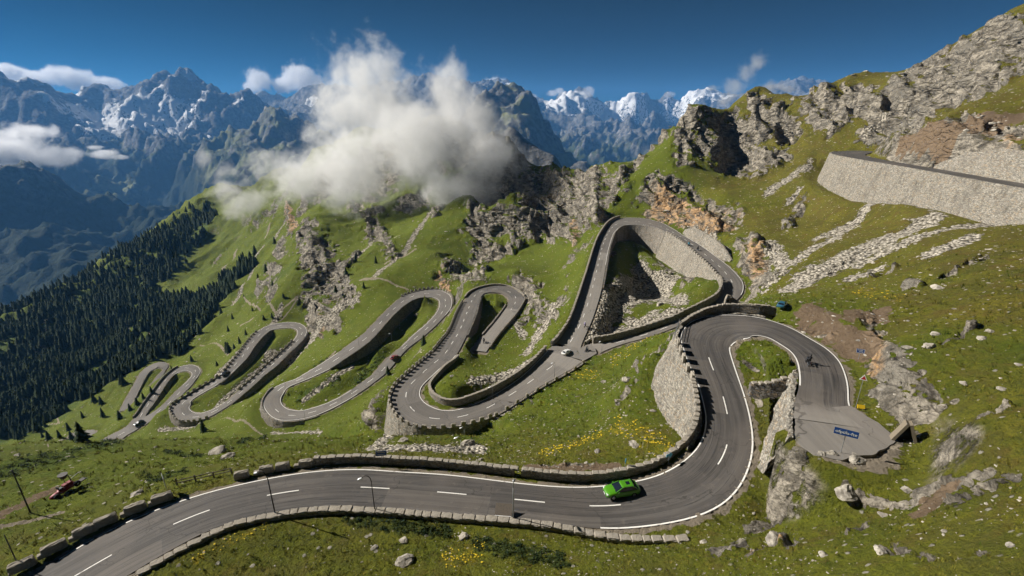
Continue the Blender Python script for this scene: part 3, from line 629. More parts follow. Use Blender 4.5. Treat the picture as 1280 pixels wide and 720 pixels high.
for nm, r in ROADS.items():
    c, n, w = r['c'], r['n'], r['w']; N = len(c); cl = r['closed']
    us = np.array([-.5, -.25, 0, .25, .5]); V = []; UV = []
    for k, u in enumerate([-.5, *us, .5]):
        z = c[:, 2]+(0 if 0 < k < 6 else -.55)+(.05*(1-(2*u)**2))
        V.append(np.c_[c[:, :2]+n*(u*w)[:, None], z]); UV.append(np.c_[u*w, r['s']])
    V = np.vstack(V); UV = np.vstack(UV); k = np.arange(N if cl else (N-1 if nm != 'A' else near_idx(r, 'a', 1084, 520)+1)); k1 = (k+1) % N
    Fq = np.vstack([np.c_[q*N+k, q*N+k1, (q+1)*N+k1, (q+1)*N+k] for q in range(6)])
    rm = mesh_np('road', V, Fq, uv=UV)
    o_ = np.zeros(N)
    if nm == 'A':  # the worn grey apron at the tunnel end
        o_ = np.array([sstep(500, 520, proj(p)[1])*(proj(p)[0] > 985) for p in c])
    if nm == 'L':
        pq = np.array([proj(p)[:2] for p in c]); o_ = (((pq[:, 1] > 316) & (pq[:, 0] < 765))*1.0+((pq[:, 1] > 400) & (pq[:, 0] < 800))*.8)
    if nm == 'B':
        pq = np.array([proj(p)[:2] for p in c]); o_ = ((pq[:, 0] > 598) & (pq[:, 1] > 386) & (pq[:, 1] < 456))*1.0+sstep(560, 680, pq[:, 0])*(pq[:, 1] > 430)*.7
    if nm in 'CDEFG': o_[:] = .5
    if nm in 'LB': o_ = np.maximum(o_, .38)
    attr(rm, 'old', np.clip(np.tile(o_, 7), 0, 1))
    r['obj'] = link('road', rm, M_ASPH, kind='structure')
J = [PH(730,451,63.3), PH(684,438,63.3), PH(690,433,63.0), PH(729.5,432,63.0), PH(742,429.5,62.9), PH(746,442,62.9)]
J = np.array(J)+[0,0,.055]; Jc = J.mean(0); jm = mesh_np('road_junction', np.vstack([J, Jc]), np.array([[k, (k+1) % 6, 6] for k in range(6)]), uv=np.vstack([J, Jc])[:, :2]*.04+.3)
AP = [PH(1063,507,34.78), PH(1084,520,34.7), PH(1098,529,34.66), PH(1110,539,34.62), PH(1118,549,34.6), PH(1114,557,34.6), PH(1099,563,34.6), PH(1090,569,34.6), PH(1068,570,34.6), PH(1052,574.5,34.6), PH(1034,572,34.6), PH(1018,567,34.6), PH(1003,559,34.62), PH(993.5,546,34.66), PH(994,530,34.7), PH(995,513,34.78)]
AP = catmull(np.array(AP), False, .7)+[0, 0, .012]; AP[:, :2] += np.c_[perlin(np.arange(len(AP))*.37, AP[:, 0], 5), perlin(np.arange(len(AP))*.37, AP[:, 1], 6)]*.16; nA = len(AP)
AV = np.vstack([AP, AP-[0, 0, .5], [AP.mean(0)]]); kA = np.arange(nA-1)
AF = np.vstack([np.c_[kA, kA+1, np.full(nA-1, 2*nA)], [[nA-1, 0, 2*nA]], np.c_[kA, kA+nA, kA+1], np.c_[kA+1, kA+nA, kA+nA+1]])
am = mesh_np('road_apron', AV, AF, uv=AV[:, :2]); attr(am, 'old', np.full(len(AV), .8)); link('road_apron', am, M_ASPH, kind='structure')
attr(jm, 'old', np.full(7, .75)); link('road_junction', jm, M_ASPH, kind='structure')
# ------------------------------------------------------------------ far mountains and the valley between
FAR = [(0,300,2400),(80,330,2200),(0,380,1950),(140,300,2800),(60,270,2700),(-200,330,2200),(-200,450,1500),(0,450,1450),(100,400,1600),(200,330,2100),(300,300,2300),(400,280,2400),
(190,272,4600),(230,262,4500),(150,240,4700),(165,185,5300),(130,205,4800),(60,205,4600),(0,200,4600),(170,160,6000),(120,142,6400),(220,150,6200),(250,180,5300),(230,215,4700),(280,200,4700),(240,240,4500),(60,160,5400),(0,150,5600),(80,130,6000),
(330,185,4100),(260,195,4400),(300,192,4000),(390,175,4300),(340,215,3700),(300,235,3600),(320,160,4400),(370,155,4500),(420,200,4000),(500,220,3400),
(640,170,3050),(620,160,3200),(660,190,2850),(700,200,2950),(600,190,2800),(690,185,3100),
(680,132,9000),(740,136,9000),(800,136,8900),(860,136,9200),(760,160,7700),(760,185,6600),(748,195,5600),(700,160,7600),(830,165,7200),(860,180,6300),(720,180,6400),(900,200,5000),(1000,160,7000),(1000,300,3000),(1200,300,3000),(1100,200,5000),
(640,240,1700),(700,240,1700),(760,240,1900),(840,240,2200)]
FCREST = [(-300,120,3200),(-150,185,3000),(0,219,2950),(60,229,3000),(120,250,3150),(183,274,3400),
(-200,90,6000),(0,97,5900),(20,103,5900),(38,94,5950),(60,104,6100),(80,116,6500),(100,118,6900),(130,117,7000),(150,108,6900),(170,105,6900),(190,98,7000),(203,92,7000),(220,99,7000),(245,99,6900),(262,107,6800),(290,118,6700),(310,127,6800),
(300,148,4500),(320,135,4550),(345,121,4600),(370,131,4600),(395,150,4650),(420,175,4700),(320,113,9000),(345,117,9000),(390,112,8600),(420,120,8600),(480,118,9000),(540,118,9300),
(600,130,3500),(612,127,3600),(640,124,3750),(665,140,3600),(690,163,3400),(715,186,3250),(740,206,3150),
(600,120,9600),(640,118,9500),(660,114,9500),(700,117,9500),(720,114,9600),(740,119,9500),(780,122,9500),(805,118,9600),(830,124,9500),(850,122,9600),(870,120,9800),(890,122,9800),(1000,118,9800),(1200,120,9800),(1400,120,9800),
(815,138,7600),(835,146,7500),(790,158,7000),
(560,160,1750),(605,165,1600),(640,171,1560),(670,182,1500),(695,198,1450)]
fp = [PZ(*p) for p in FAR]
for p in FCREST:
    q = PZ(*p); fp.append(q); r0 = math.hypot(q[0], q[1])
    for k, s in ((1.07, .7), (1.2, .62)):
        if p[2]*k < 14000: fp.append((q[0]*k, q[1]*k, q[2]-r0*(k-1)*s))
for a in range(-75, 76, 15):
    for r_, z_ in ((900, -620), (1250, -700)): fp.append((math.sin(rad(a))*r_, math.cos(rad(a))*r_, z_))
    fp.append((math.sin(rad(a))*14500, math.cos(rad(a))*14500, -1500))
fp = np.array(fp); fa, fb = lp(fp[:, 0], fp[:, 1]); ft = fp[:, 2]/np.hypot(fp[:, 0], fp[:, 1])
SX = 2.2
WF = fit_rbf(fa, fb, ft, 2e-5)
A2 = np.linspace(rad(-64), rad(64), 420); B2 = np.linspace(math.log(900), math.log(14500), 330)
T2 = eval_rbf(WF, fa, fb, *np.meshgrid(A2, B2, indexing='ij')).reshape(420, 330)
NA2, NR2 = 700, 440
AZ2 = np.linspace(rad(-55), rad(55), NA2); LB2 = np.linspace(math.log(900), math.log(14500), NR2)
ag, bgd = np.meshgrid(AZ2, LB2, indexing='ij'); ag = ag.ravel(); bgd = bgd.ravel()
fi = np.clip((ag-A2[0])/(A2[1]-A2[0]), 0, 418.999); fj = np.clip((bgd-B2[0])/(B2[1]-B2[0]), 0, 328.999); i = fi.astype(int); j = fj.astype(int); u = fi-i; v = fj-j
tf = (T2[i, j]*(1-u)+T2[i+1, j]*u)*(1-v)+(T2[i, j+1]*(1-u)+T2[i+1, j+1]*u)*v
r2 = np.exp(bgd); X2 = np.sin(ag)*r2; Y2 = np.cos(ag)*r2; Z2 = tf*r2
wx = fbm(X2/1500, Y2/1500, 3, 50)*260; wy = fbm(X2/1500, Y2/1500, 3, 51)*260
rd_ = ridged((X2+wx)/1500, (Y2+wy)/1500, 7, 52, .52)-.5
amp2 = np.clip(r2*.042, 60, 270)*(1-.35*sstep(7500, 8800, r2))*sstep(1250, 2100, r2)
Z2 = Z2+amp2*(rd_*1.3)+amp2*.78*(ridged((X2-wy)/460, (Y2+wx)/460, 6, 53, .56)-.5)+amp2*.36*(ridged((X2+wy)/190, (Y2-wx)/190, 3, 54)-.5)
f0 = (np.arange(NA2-1)[:, None]*NR2+np.arange(NR2-1)).ravel()
me2 = mesh_np('mountain_range', np.c_[X2, Y2, Z2], np.c_[f0, f0+NR2, f0+NR2+1, f0+1], smooth=True)
# glaciers and snow fields where the survey shows them
def far_field(px, py, Z, w, x, y, st=1.0):
    q = PZ(px, py, Z); R = w*Z/FPX; return (q[0], q[1], R, st)
SN = [(170,152,6200,62),(120,140,6300,44),(215,146,6200,46),(190,108,6900,9),(185,112,6800,8),(240,112,6700,11),(262,121,6500,9),(95,120,6700,12),(300,143,6500,8),(390,137,7600,10),(140,160,5900,40),(270,150,5900,16),(40,112,6000,16),(70,140,5900,14),(320,130,8500,16),(640,150,8800,22),(700,150,8600,24),(780,150,8600,24),(830,140,8800,24),
(670,128,9200,40),(720,132,9100,45),(800,130,9300,50),(760,134,9100,40),(850,130,9400,34),(640,126,9300,25),(880,130,9500,40)]
sn = np.zeros(len(X2))
for px, py, Zz, w in SN:
    qx, qy, R, st = far_field(px, py, Zz, w, X2, Y2)
    dr = np.hypot(X2, Y2)-math.hypot(qx, qy); da = (ag-math.atan2(qx, qy))*math.hypot(qx, qy); dr = np.where(dr > 0, dr*(2.2 if Zz > 8000 else 1.2), dr)
    sn = np.maximum(sn, 1-sstep(.5, 1.1, np.sqrt((da/R)**2+(dr/(R*1.15))**2)))
attr(me2, 'snow', sn)
bench = np.zeros(len(X2))
for px, py, Zz, w in ((340,183,4100,60),(280,195,4300,40),(640,150,3300,40),(150,262,4600,35),(700,195,3000,30),(400,185,4200,40)):
    qx, qy, R, st = far_field(px, py, Zz, w, X2, Y2)
    dr = np.hypot(X2, Y2)-math.hypot(qx, qy); da = (ag-math.atan2(qx, qy))*math.hypot(qx, qy)
    bench = np.maximum(bench, 1-sstep(.4, 1.1, np.sqrt((da/R)**2+(dr/(R*2.0))**2)))
attr(me2, 'meadow', bench)
b = NB('mountain_rock'); P0 = b.coord(); snow_a = b.attr('snow'); mead = b.attr('meadow')
geo = b.n('ShaderNodeNewGeometry'); sp = b.n('ShaderNodeSeparateXYZ'); b.l(geo.outputs['Position'], sp.inputs[0])
sn2 = b.n('ShaderNodeSeparateXYZ'); b.l(geo.outputs['Normal'], sn2.inputs[0])
nz = b.noise(P0, .004, 8, .62); nf = b.noise(P0, .022, 6, .65)
hgt = b.math('ADD', sp.outputs['Z'], b.math('MULTIPLY', b.math('SUBTRACT', nz, .5), 500))
rk = b.mix(b.ramp(nf, .35, .68), (.06, .06, .06), (.24, .23, .215))
gr = b.mix(nf, (.035, .052, .016), (.075, .09, .03)); wd = b.mix(nf, (.006, .014, .008), (.018, .030, .014))
c = b.mix(b.ramp(hgt, -420, -180), gr, rk)
c = b.mix(b.ramp(sn2.outputs['Z'], .72, .55), c, rk)
c = b.mix(b.ramp(hgt, -330, -520), c, wd)
c = b.mix(b.math('MULTIPLY', mead, b.ramp(nz, .4, .55)), c, (.17, .18, .085))
sline = b.math('ADD', b.math('MULTIPLY', snow_a, .9), b.math('MULTIPLY', b.math('SUBTRACT', nf, .5), 2.2))
sline = b.math('ADD', sline, b.ramp(sn2.outputs['Z'], .55, .9, -.35, .18))
sf = b.math('MULTIPLY', b.ramp(sline, .42, .58), b.ramp(snow_a, .01, .08))
c = b.mix(sf, c, (.80, .80, .80))
b.bsdf(c, .95, b.bump(b.math('ADD', nz, b.math('MULTIPLY', nf, .3)), 60, .7), .1)
link('mountain_range', me2, b.m, kind='structure')

# ------------------------------------------------------------------ thin mountain air
def boxmesh(name, lo, hi):
    V = [(x, y, z) for x in (lo[0], hi[0]) for y in (lo[1], hi[1]) for z in (lo[2], hi[2])]
    me = bpy.data.meshes.new(name); me.from_pydata(V, [], [(0,1,3,2),(4,6,7,5),(0,4,5,1),(2,3,7,6),(0,2,6,4),(1,5,7,3)]); me.update(); return me
zlo = float(min(Z2.min(), Z.min()))-1; zhi = float(max(Z2.max(), Z.max()))+3
hz = NB('mountain_air'); pv = hz.n('ShaderNodeVolumePrincipled'); pv.inputs['Density'].default_value = HAZE_D
pv.inputs['Color'].default_value = (.17, .47, 1.0, 1); pv.inputs['Anisotropy'].default_value = 0.0
hz.l(pv.outputs[0], hz.out.inputs['Volume'])
link('haze', boxmesh('haze', (-15000, -200, zlo), (15000, 15000, zhi)), hz.m, kind='stuff')
# ------------------------------------------------------------------ clouds: real volumes of mist
def cloud(label, blobs, Z, dens, nscale, namp, step, edge=.25, aniso=.35, colr=(.99,.99,1), fine=6, group=None):
    """blobs: (px, py, radius px, depth offset in radii, squash)"""
    Wb = []
    for px, py, r, dz, sq in blobs:
        R = r*Z/FPX; q = np.array(PZ(px, py, Z+dz*R)); Wb.append((q, R, sq))
    cen = np.mean([q for q, _, _ in Wb], axis=0)
    lo = np.min([q-R*1.25 for q, R, s in Wb], axis=0)-cen; hi = np.max([q+R*1.25 for q, R, s in Wb], axis=0)-cen
    for q, R, s in Wb: pass
    b = NB('cloud_mist')
    tc = b.n('ShaderNodeTexCoord').outputs['Object']
    # billow: warp the sample point, then take the nearest blob
    nz = b.n('ShaderNodeTexNoise'); b.l(tc, nz.inputs['Vector']); nz.inputs['Scale'].default_value = nscale; nz.inputs['Detail'].default_value = fine; nz.inputs['Roughness'].default_value = .66
    nz.inputs['Distortion'].default_value = .35
    best = None
    for q, R, s in Wb:
        mp = b.n('ShaderNodeMapping', vector_type='TEXTURE'); b.l(tc, mp.inputs[0])
        mp.inputs['Location'].default_value = tuple(q-cen); mp.inputs['Scale'].default_value = (R, R, R*s)
        ln = b.n('ShaderNodeVectorMath', operation='LENGTH'); b.l(mp.outputs[0], ln.inputs[0])
        v = b.math('SUBTRACT', 1.0, ln.outputs['Value'])
        best = v if best is None else b.math('SMOOTH_MAX', best, v, .25)
    nz2 = b.noise(tc, nscale*3.4, 4, .7)
    f = b.math('ADD', best, b.math('MULTIPLY', b.math('SUBTRACT', nz.outputs['Fac'], .5), namp))
    f = b.math('ADD', f, b.math('SUBTRACT', b.math('MULTIPLY', b.math('SUBTRACT', nz2, .5), namp*.55), .17))
    d = b.math('MULTIPLY', b.ramp(f, .0, edge*2), dens)
    pv = b.n('ShaderNodeVolumePrincipled'); pv.inputs['Color'].default_value = (*colr, 1); pv.inputs['Anisotropy'].default_value = aniso
    b.l(d, pv.inputs['Density']); b.l(pv.outputs[0], b.out.inputs['Volume'])
    b.m.cycles.volume_step_rate = step
    me = boxmesh('cloud', tuple(lo), tuple(hi))
    o = link('cloud', me, b.m, label=label, category='cloud'); o.location = tuple(cen)
    if group: o['group'] = group
    return o
cloud('great white cloud boiling up over the green ridge in the middle', [
 (450,95,58,0,1.0),(420,135,56,.2,1),(485,140,66,0,1),(545,115,52,0,1.0),(566,88,26,0,1.0),(580,160,58,-.5,1),(520,195,78,-.6,.85),(440,205,70,-.3,.85),(600,205,52,-1.2,.8),(375,225,54,-.3,.75),(315,246,42,0,.75),(285,215,22,.2,.7),(285,236,30,.1,.7),(255,200,12,.3,1.2),(330,212,32,.5,.8),(560,232,50,-1.6,.55),(450,240,55,-.8,.6)],
 400, .050, .022, 2.9, .36, .32, aniso=.05, colr=(1,1,1), fine=8)
sm = 'small clouds'
cloud('loose white cloud low in the blue valley, at the picture edge', [(10,185,48,0,.45),(60,195,40,0,.45),(40,165,34,0,.4),(-30,170,50,0,.5),(20,210,30,0,.35)], 3600, .0070, .0036, 2.0, 0.35, .18, group=sm)
cloud('little flat white cloud alone in the blue valley', [(132,192,22,0,.35),(150,196,14,0,.35),(120,184,14,0,.3)], 3900, .0070, .0045, 1.8, 0.4, .18, group=sm)
cloud('long white cumulus bank behind the dark pointed peak', [(10,92,26,0,.6),(45,98,24,0,.55),(75,95,26,0,.6),(105,103,26,0,.6),(135,106,22,0,.5),(-20,95,26,0,.6)], 9200, .0055, .0024, 1.8, 0.3, .16, group=sm)
cloud('heaped white cumulus standing just left of the great cloud', [(322,98,20,0,.9),(312,108,14,0,.8),(372,98,24,0,.9),(355,106,18,0,.7),(390,104,18,0,.7)], 8800, .0060, .0026, 1.8, 0.3, .16, group=sm)
cloud('small white cumulus just right of the great cloud', [(612,106,16,0,.7),(622,104,14,0,.8),(602,110,12,0,.6)], 9300, .0060, .0030, 1.7, 0.3, .16, group=sm)
cloud('row of tiny clouds clinging to the distant snowy crest', [(650,118,9,0,.6),(690,116,9,0,.6),(700,113,8,0,.7),(735,115,10,0,.8),(838,118,9,0,.6),(665,120,8,0,.5)], 9000, .0050, .004, 1.6, 0.3, .16, group=sm)
cloud('torn grey plume of mist rising behind the rocky knoll', [(905,125,14,0,.8),(918,108,17,0,1),(932,92,18,0,1),(948,78,17,0,1),(962,108,20,.3,.5),(890,110,12,.2,.5),(985,112,12,.3,.5)], 395, .055, .05, 2.1, 0.7, .32)
cloud('thin veil of mist lying in the cleft beside the far saddle', [(822,178,12,0,1),(808,188,12,0,.9),(835,168,10,0,.9)], 420, .012, .06, 1.6, 0.7, .32)
# ------------------------------------------------------------------ masonry
def stone_mat(name, lo, hi, scale, joint, stain=None):
    b = NB(name); P0 = b.coord((1, 1, 2.3))
    v = b.n('ShaderNodeTexVoronoi'); b.l(P0, v.inputs['Vector']); v.inputs['Scale'].default_value = scale
    ed = b.vor(P0, scale, 'DISTANCE_TO_EDGE'); nz = b.noise(b.coord(), 2.2, 6, .7); big = b.noise(b.coord(), .16, 3)
    sx = b.n('ShaderNodeSeparateColor'); b.l(v.outputs['Color'], sx.inputs[0])
    c = b.mix(sx.outputs[0], lo, hi)
    c = b.mix(b.math('MULTIPLY', b.ramp(sx.outputs[1], .78, .9), .55), c, stain or (.40, .29, .17))
    c = b.mix(b.math('MULTIPLY', b.ramp(nz, .45, .75), .5), c, tuple(x*.55 for x in lo))
    c = b.mix(b.math('MULTIPLY', b.ramp(big, .5, .72), .35), c, tuple(x*.8 for x in lo))
    c = b.mix(b.ramp(ed, joint, 0.0, 0, .8), c, (.06, .054, .045))
    c = b.mix(b.ramp(b.noise(b.coord((.5, .5, .06)), 1.6, 4), .52, .72, 0, .5), c, tuple(x*.45 for x in lo))
    h = b.math('ADD', b.math('MULTIPLY', b.ramp(ed, 0, joint*2.5), .6), b.math('ADD', b.math('MULTIPLY', nz, .5), b.math('MULTIPLY', sx.outputs[2], .35)))
    b.bsdf(c, .92, b.bump(h, .22, .9), .15); return b.m
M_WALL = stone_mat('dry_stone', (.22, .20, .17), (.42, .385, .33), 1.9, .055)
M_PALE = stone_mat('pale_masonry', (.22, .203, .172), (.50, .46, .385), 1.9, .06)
M_DARKW = stone_mat('shaded_masonry', (.12, .11, .10), (.27, .25, .22), 1.7, .06)  # darker copy of the masonry, with wall shade put into its colour
b = NB('cut_stone'); P0 = b.coord(); oi = b.n('ShaderNodeObjectInfo'); nz = b.noise(P0, 3.0, 7, .7)
c = b.mix(nz, (.17, .15, .12), (.50, .45, .37)); c = b.mix(b.math('MULTIPLY', oi.outputs['Random'], .45), c, (.30, .275, .235))
c = b.mix(b.math('MULTIPLY', b.ramp(b.noise(P0, 1.1, 4), .52, .7), .6), c, (.13, .12, .095))
b.bsdf(c, .93, b.bump(nz, .12, .9), .15); M_CUT = b.m

def chip_box(name, L, W, H, seed, taper=.06, sub=3):
    """a rough hewn block, its base at z=0"""
    rs = random.Random(seed); bm = bmesh.new(); bmesh.ops.create_cube(bm, size=1)
    bmesh.ops.subdivide_edges(bm, edges=bm.edges, cuts=sub-1, use_grid_fill=True)
    for v in bm.verts:
        t = 1-taper*(v.co.z+.5); k = max(abs(v.co.x), abs(v.co.y)); 
        v.co.x *= L*t; v.co.y *= W*t; v.co.z = (v.co.z+.5)*H
        e = sum((abs(v.co.x) > L*.42*t, abs(v.co.y) > W*.42*t, v.co.z > H*.9))
        if e >= 2: v.co.x *= .95; v.co.y *= .93; v.co.z *= .96
        v.co += Vector((rs.uniform(-1, 1)*min(L,1)*.05, rs.uniform(-1, 1)*W*.08, (rs.uniform(-1, 1)*H*.06 if v.co.z > .02 else 0)))
    me = bpy.data.meshes.new(name); bm.to_mesh(me); bm.free(); return me
CAPS = [chip_box('cap_stone', 1.0, .62, .26, 10+k) for k in range(6)]
GUARD = [chip_box('guard_stone', 1.0, .55, .9, 30+k) for k in range(6)]
for m_ in CAPS+GUARD: m_.materials.append(M_CUT)
def empty(name, loc, rz=0.0, **props):
    o = bpy.data.objects.new(name, None); col.objects.link(o); o.location = loc; o.rotation_euler = (0, 0, rz); o.empty_display_size = .3
    for k, v in props.items(): o[k] = v
    return o
def put(me, name, loc, rz, parent=None, scale=(1,1,1), **props):
    o = bpy.data.objects.new(name, me); col.objects.link(o); o.scale = scale
    if parent is not None:
        o.parent = parent; pl = Vector(loc)-parent.location; o.location = pl; o.rotation_euler = (0, 0, rz)
    else: o.location = loc; o.rotation_euler = (0, 0, rz)
    for k, v in props.items(): o[k] = v
    return o
def cover_z(x, y):
    return terrain_z(np.atleast_1d(np.asarray(x, float)), np.atleast_1d(np.asarray(y, float)))
def edge_line(nm, side, ix, off):
    r = ROADS[nm]; s = 1 if side == 'b' else -1
    n = r['n'][ix]*s; p = r[side][ix].copy(); o = np.broadcast_to(off, (len(ix),))
    p[:, :2] += n*o[:, None]; return p, n
def resample(P, N, step):
    d = np.r_[0, np.cumsum(np.linalg.norm(np.diff(P[:, :2], axis=0), axis=1))]; m = max(2, int(d[-1]/step)+1); q = np.linspace(0, d[-1], m)
    R = np.c_[[np.interp(q, d, P[:, k]) for k in range(3)]].T
    if N is None:
        t = np.gradient(R[:, :2], axis=0); t /= np.linalg.norm(t, axis=1)[:, None]+1e-9; N2 = np.c_[t[:, 1], -t[:, 0]]
    else:
        N2 = np.c_[[np.interp(q, d, N[:, k]) for k in range(2)]].T; N2 /= np.linalg.norm(N2, axis=1)[:, None]+1e-9
    return R, N2, q, d
def wall_body(name, top, nrm, thick, down_in, down_out, batter, mat, parent, rows=5, rough=.07, seed=0):
    """masonry run: top = inner top line; nrm points to the outer face"""
    n = len(top); di = np.broadcast_to(down_in, (n,)); do = np.broadcast_to(down_out, (n,)); sec = []
    org = np.array(parent.location) if parent is not None else np.zeros(3)
    for k in range(3): sec.append(np.c_[top[:, :2], top[:, 2]-di*(1-k/2)])
    for k in range(rows+1):
        f = k/rows; sec.append(np.c_[top[:, :2]+nrm*(thick+batter*do*f)[:, None] if np.ndim(batter*do*f) else top[:, :2]+nrm*(thick), top[:, 2]-do*f])
    V = np.vstack(sec); m = len(sec)
    nz = perlin3(V[:, 0]*.9, V[:, 1]*.9, V[:, 2]*.9, seed)*rough+perlin3(V[:, 0]*2.7, V[:, 1]*2.7, V[:, 2]*2.7, seed+3)*rough*.6
    V[:, :2] += np.tile(nrm, (m, 1))*nz[:, None]; V[:, 2] += nz*.6
    V -= org
    k = np.arange(n-1); F = [np.c_[s*n+k, s*n+k+1, (s+1)*n+k+1, (s+1)*n+k] for s in range(m-1)]
    ends = [np.array([[0, 2*n, 3*n, (m-1)*n]]), np.array([[n-1, 2*n+n-1, 3*n+n-1, (m-1)*n+n-1]])]
    me = mesh_np(name, V, np.vstack(F+ends)); return link(name, me, mat, parent)
def cap_run(parent, top, nrm, thick, lo=.7, hi=1.15, seed=1, skip=None, dz=-.06, hs=1.0):
    rs = random.Random(seed); d = np.r_[0, np.cumsum(np.linalg.norm(np.diff(top[:, :2], axis=0), axis=1))]; s = .1; k = 0
    while s < d[-1]-.3:
        L = rs.uniform(lo, hi); q = s+L/2
        if not (skip and skip(q)):
            x, y, z = (np.interp(q, d, top[:, j]) for j in range(3)); nx, ny = (np.interp(q, d, nrm[:, j]) for j in range(2))
            put(rs.choice(CAPS), 'cap_stone', (x+nx*thick/2, y+ny*thick/2, z+dz), math.atan2(ny, nx)-math.pi/2+rs.uniform(-.03, .03), parent, ((L-.05), (thick+.12)/.62, hs*rs.uniform(.8, 1.25)))
        s += L; k += 1
def guard_run(parent, top, nrm, thick, L, gap, H, seed=1, name='guard_stone', dz=-.05, s0=.2):
    rs = random.Random(seed); d = np.r_[0, np.cumsum(np.linalg.norm(np.diff(top[:, :2], axis=0), axis=1))]; s = s0
    while s < d[-1]-L*.5:
        q = s+L/2; x, y, z = (np.interp(q, d, top[:, j]) for j in range(3)); nx, ny = (np.interp(q, d, nrm[:, j]) for j in range(2))
        put(rs.choice(GUARD), name, (x+nx*thick/2, y+ny*thick/2, z+dz), math.atan2(ny, nx)-math.pi/2+rs.uniform(-.05, .05), parent, (L*rs.uniform(.9, 1.1), thick/.55, H/.9*rs.uniform(.9, 1.1)))
        s += L+gap*rs.uniform(.9, 1.1)
def wall_thing(name, label, P, N, thick, h_in, h_out, batter, mat, caps=None, guards=None, seed=1, step=.8, category='wall', up=0.0, group=None, rows=5, rough=.07):
    """P is the line at road level; the wall rises `up` above it"""
    hi_ = np.broadcast_to(h_in, (len(P),)); ho_ = np.broadcast_to(h_out, (len(P),)); u_ = np.broadcast_to(up, (len(P),))
    R, N2, q, d = resample(P, N, step); hi2 = np.interp(q, d, hi_); ho2 = np.interp(q, d, ho_); up2 = np.interp(q, d, u_)
    T = R.copy(); T[:, 2] += up2
    t = empty(name, tuple(R[len(R)//2]), label=label, category=category)
    if group: t['group'] = group
    wall_body('wall_face', T, N2, thick, hi2+up2, ho2+up2, batter, mat, t, rows=rows, seed=seed, rough=rough)
    if caps: cap_run(t, T, N2, thick, seed=seed, **caps)
    if guards: guard_run(t, T, N2, thick, seed=seed, **guards)
    return t
def road_wall(nm, side, pA, pM, pE, off, label, thick=.55, up=.9, h_out=1.6, h_in=.3, batter=.05, mat=None, **kw):
    ix = span(nm, side, pA, pM, pE); n = len(ix)
    offv = np.interp(np.linspace(0, 1, n), np.linspace(0, 1, len(off)), off) if np.ndim(off) else np.full(n, off)
    P, N = edge_line(nm, side, ix, offv)
    g = lambda v: np.interp(np.linspace(0, 1, n), np.linspace(0, 1, len(v)), v) if np.ndim(v) else v
    return wall_thing(kw.pop('name', 'stone_parapet'), label, P, N, thick, g(h_in), g(h_out), batter, mat or M_WALL, up=g(up), **kw)
def retaining(i, label, mat, up=.0, thick=.5, guards=None, caps=None, extra=1.2, off=.25, **kw):
    nm, side, ix, dv, bat = RETAIN[i]; P, N = edge_line(nm, side, ix, off)
    return wall_thing(kw.pop('name', 'retaining_wall'), label, P, N, thick, .5, dv+extra, bat, mat, up=up, guards=guards, caps=caps, rows=8, rough=kw.pop('rough', .16), **kw)

capA = dict(lo=.75, hi=1.25)
# --- the near road
road_wall('A','a',(389,588),(500,589),(641,603), 1.15, 'grey stone parapet along the far edge of the near road, behind the blue sign', .6, .95, caps=capA, seed=3)
road_wall('A','a',(648,603.5),(760,607),(858,576), (1.15,1.0,.9,1.2,1.3), 'curved stone parapet on the outside of the bend beside the green car', .6, 1.0, caps=capA, seed=4, h_out=(1.6,1.6,1.8,2.5))
retaining(0, 'tall pale retaining wall bulging under the upper hairpin of the near road', M_PALE, up=.05, off=.45, extra=1.0, rough=.3)
road_wall('A','a',(859,575),(876,552),(870,482), (1.3,.9,.6), 'stone parapet climbing the outside of the bend above the pale retaining wall', .6, 1.1, caps=capA, seed=5, h_out=1.0)
def at_px(px, py, H): return PH(px, py, H)
W = np.array([at_px(*p) for p in ((971,386.5,35.3),(962,383.6,34.8),(950,382.5,34.7),(914,381,35.2),(889,385,35.8),(868,394,36.4),(853,404,37.0))]); W = catmull(W, False, 1.0)
Wn = np.c_[-np.gradient(W[:, 1]), np.gradient(W[:, 0])]*-1; Wn /= np.linalg.norm(Wn, axis=1)[:, None]; Wn *= np.sign(Wn[:, 1:2]+1e-6)
wall_thing('stone_parapet', 'long thin parapet wall behind the top of the upper hairpin, ending near the blue car', W-[0,0,0], Wn, .55, 1.6, 2.6, .1, M_WALL, caps=capA, seed=6)
ix = span('A','a',(849.5,428),(858,450),(869,480)); P, N = edge_line('A','a',ix,.35)
t = empty('guard_stone_row', tuple(P[len(P)//2]), label='row of separate dark guard stones on the hairpin edge below the railing', category='guard stones')
P2 = P.copy(); guard_run(t, P2, N, .5, 1.5, 1.1, 1.3, seed=8)
ix = span('A','b',(165,712),(470,634),(835,656)); off = np.interp(np.linspace(0,1,len(ix)), (0,.2,.86,1), (.35,.35,.45,2.2)); P, N = edge_line('A','b',ix,off)
wall_thing('roadside_wall', 'low wall of pale cap stones along the nearer edge of the near road', P, N, .75, .4, 1.3, .05, M_WALL, up=.42, caps=dict(lo=.9, hi=1.5, hs=.9), seed=9)
# --- walls of the second leg of the near road
retaining(1, 'steep pale rock wall between the two legs of the upper hairpin', M_PALE, up=.1, extra=1.5, rough=.35)
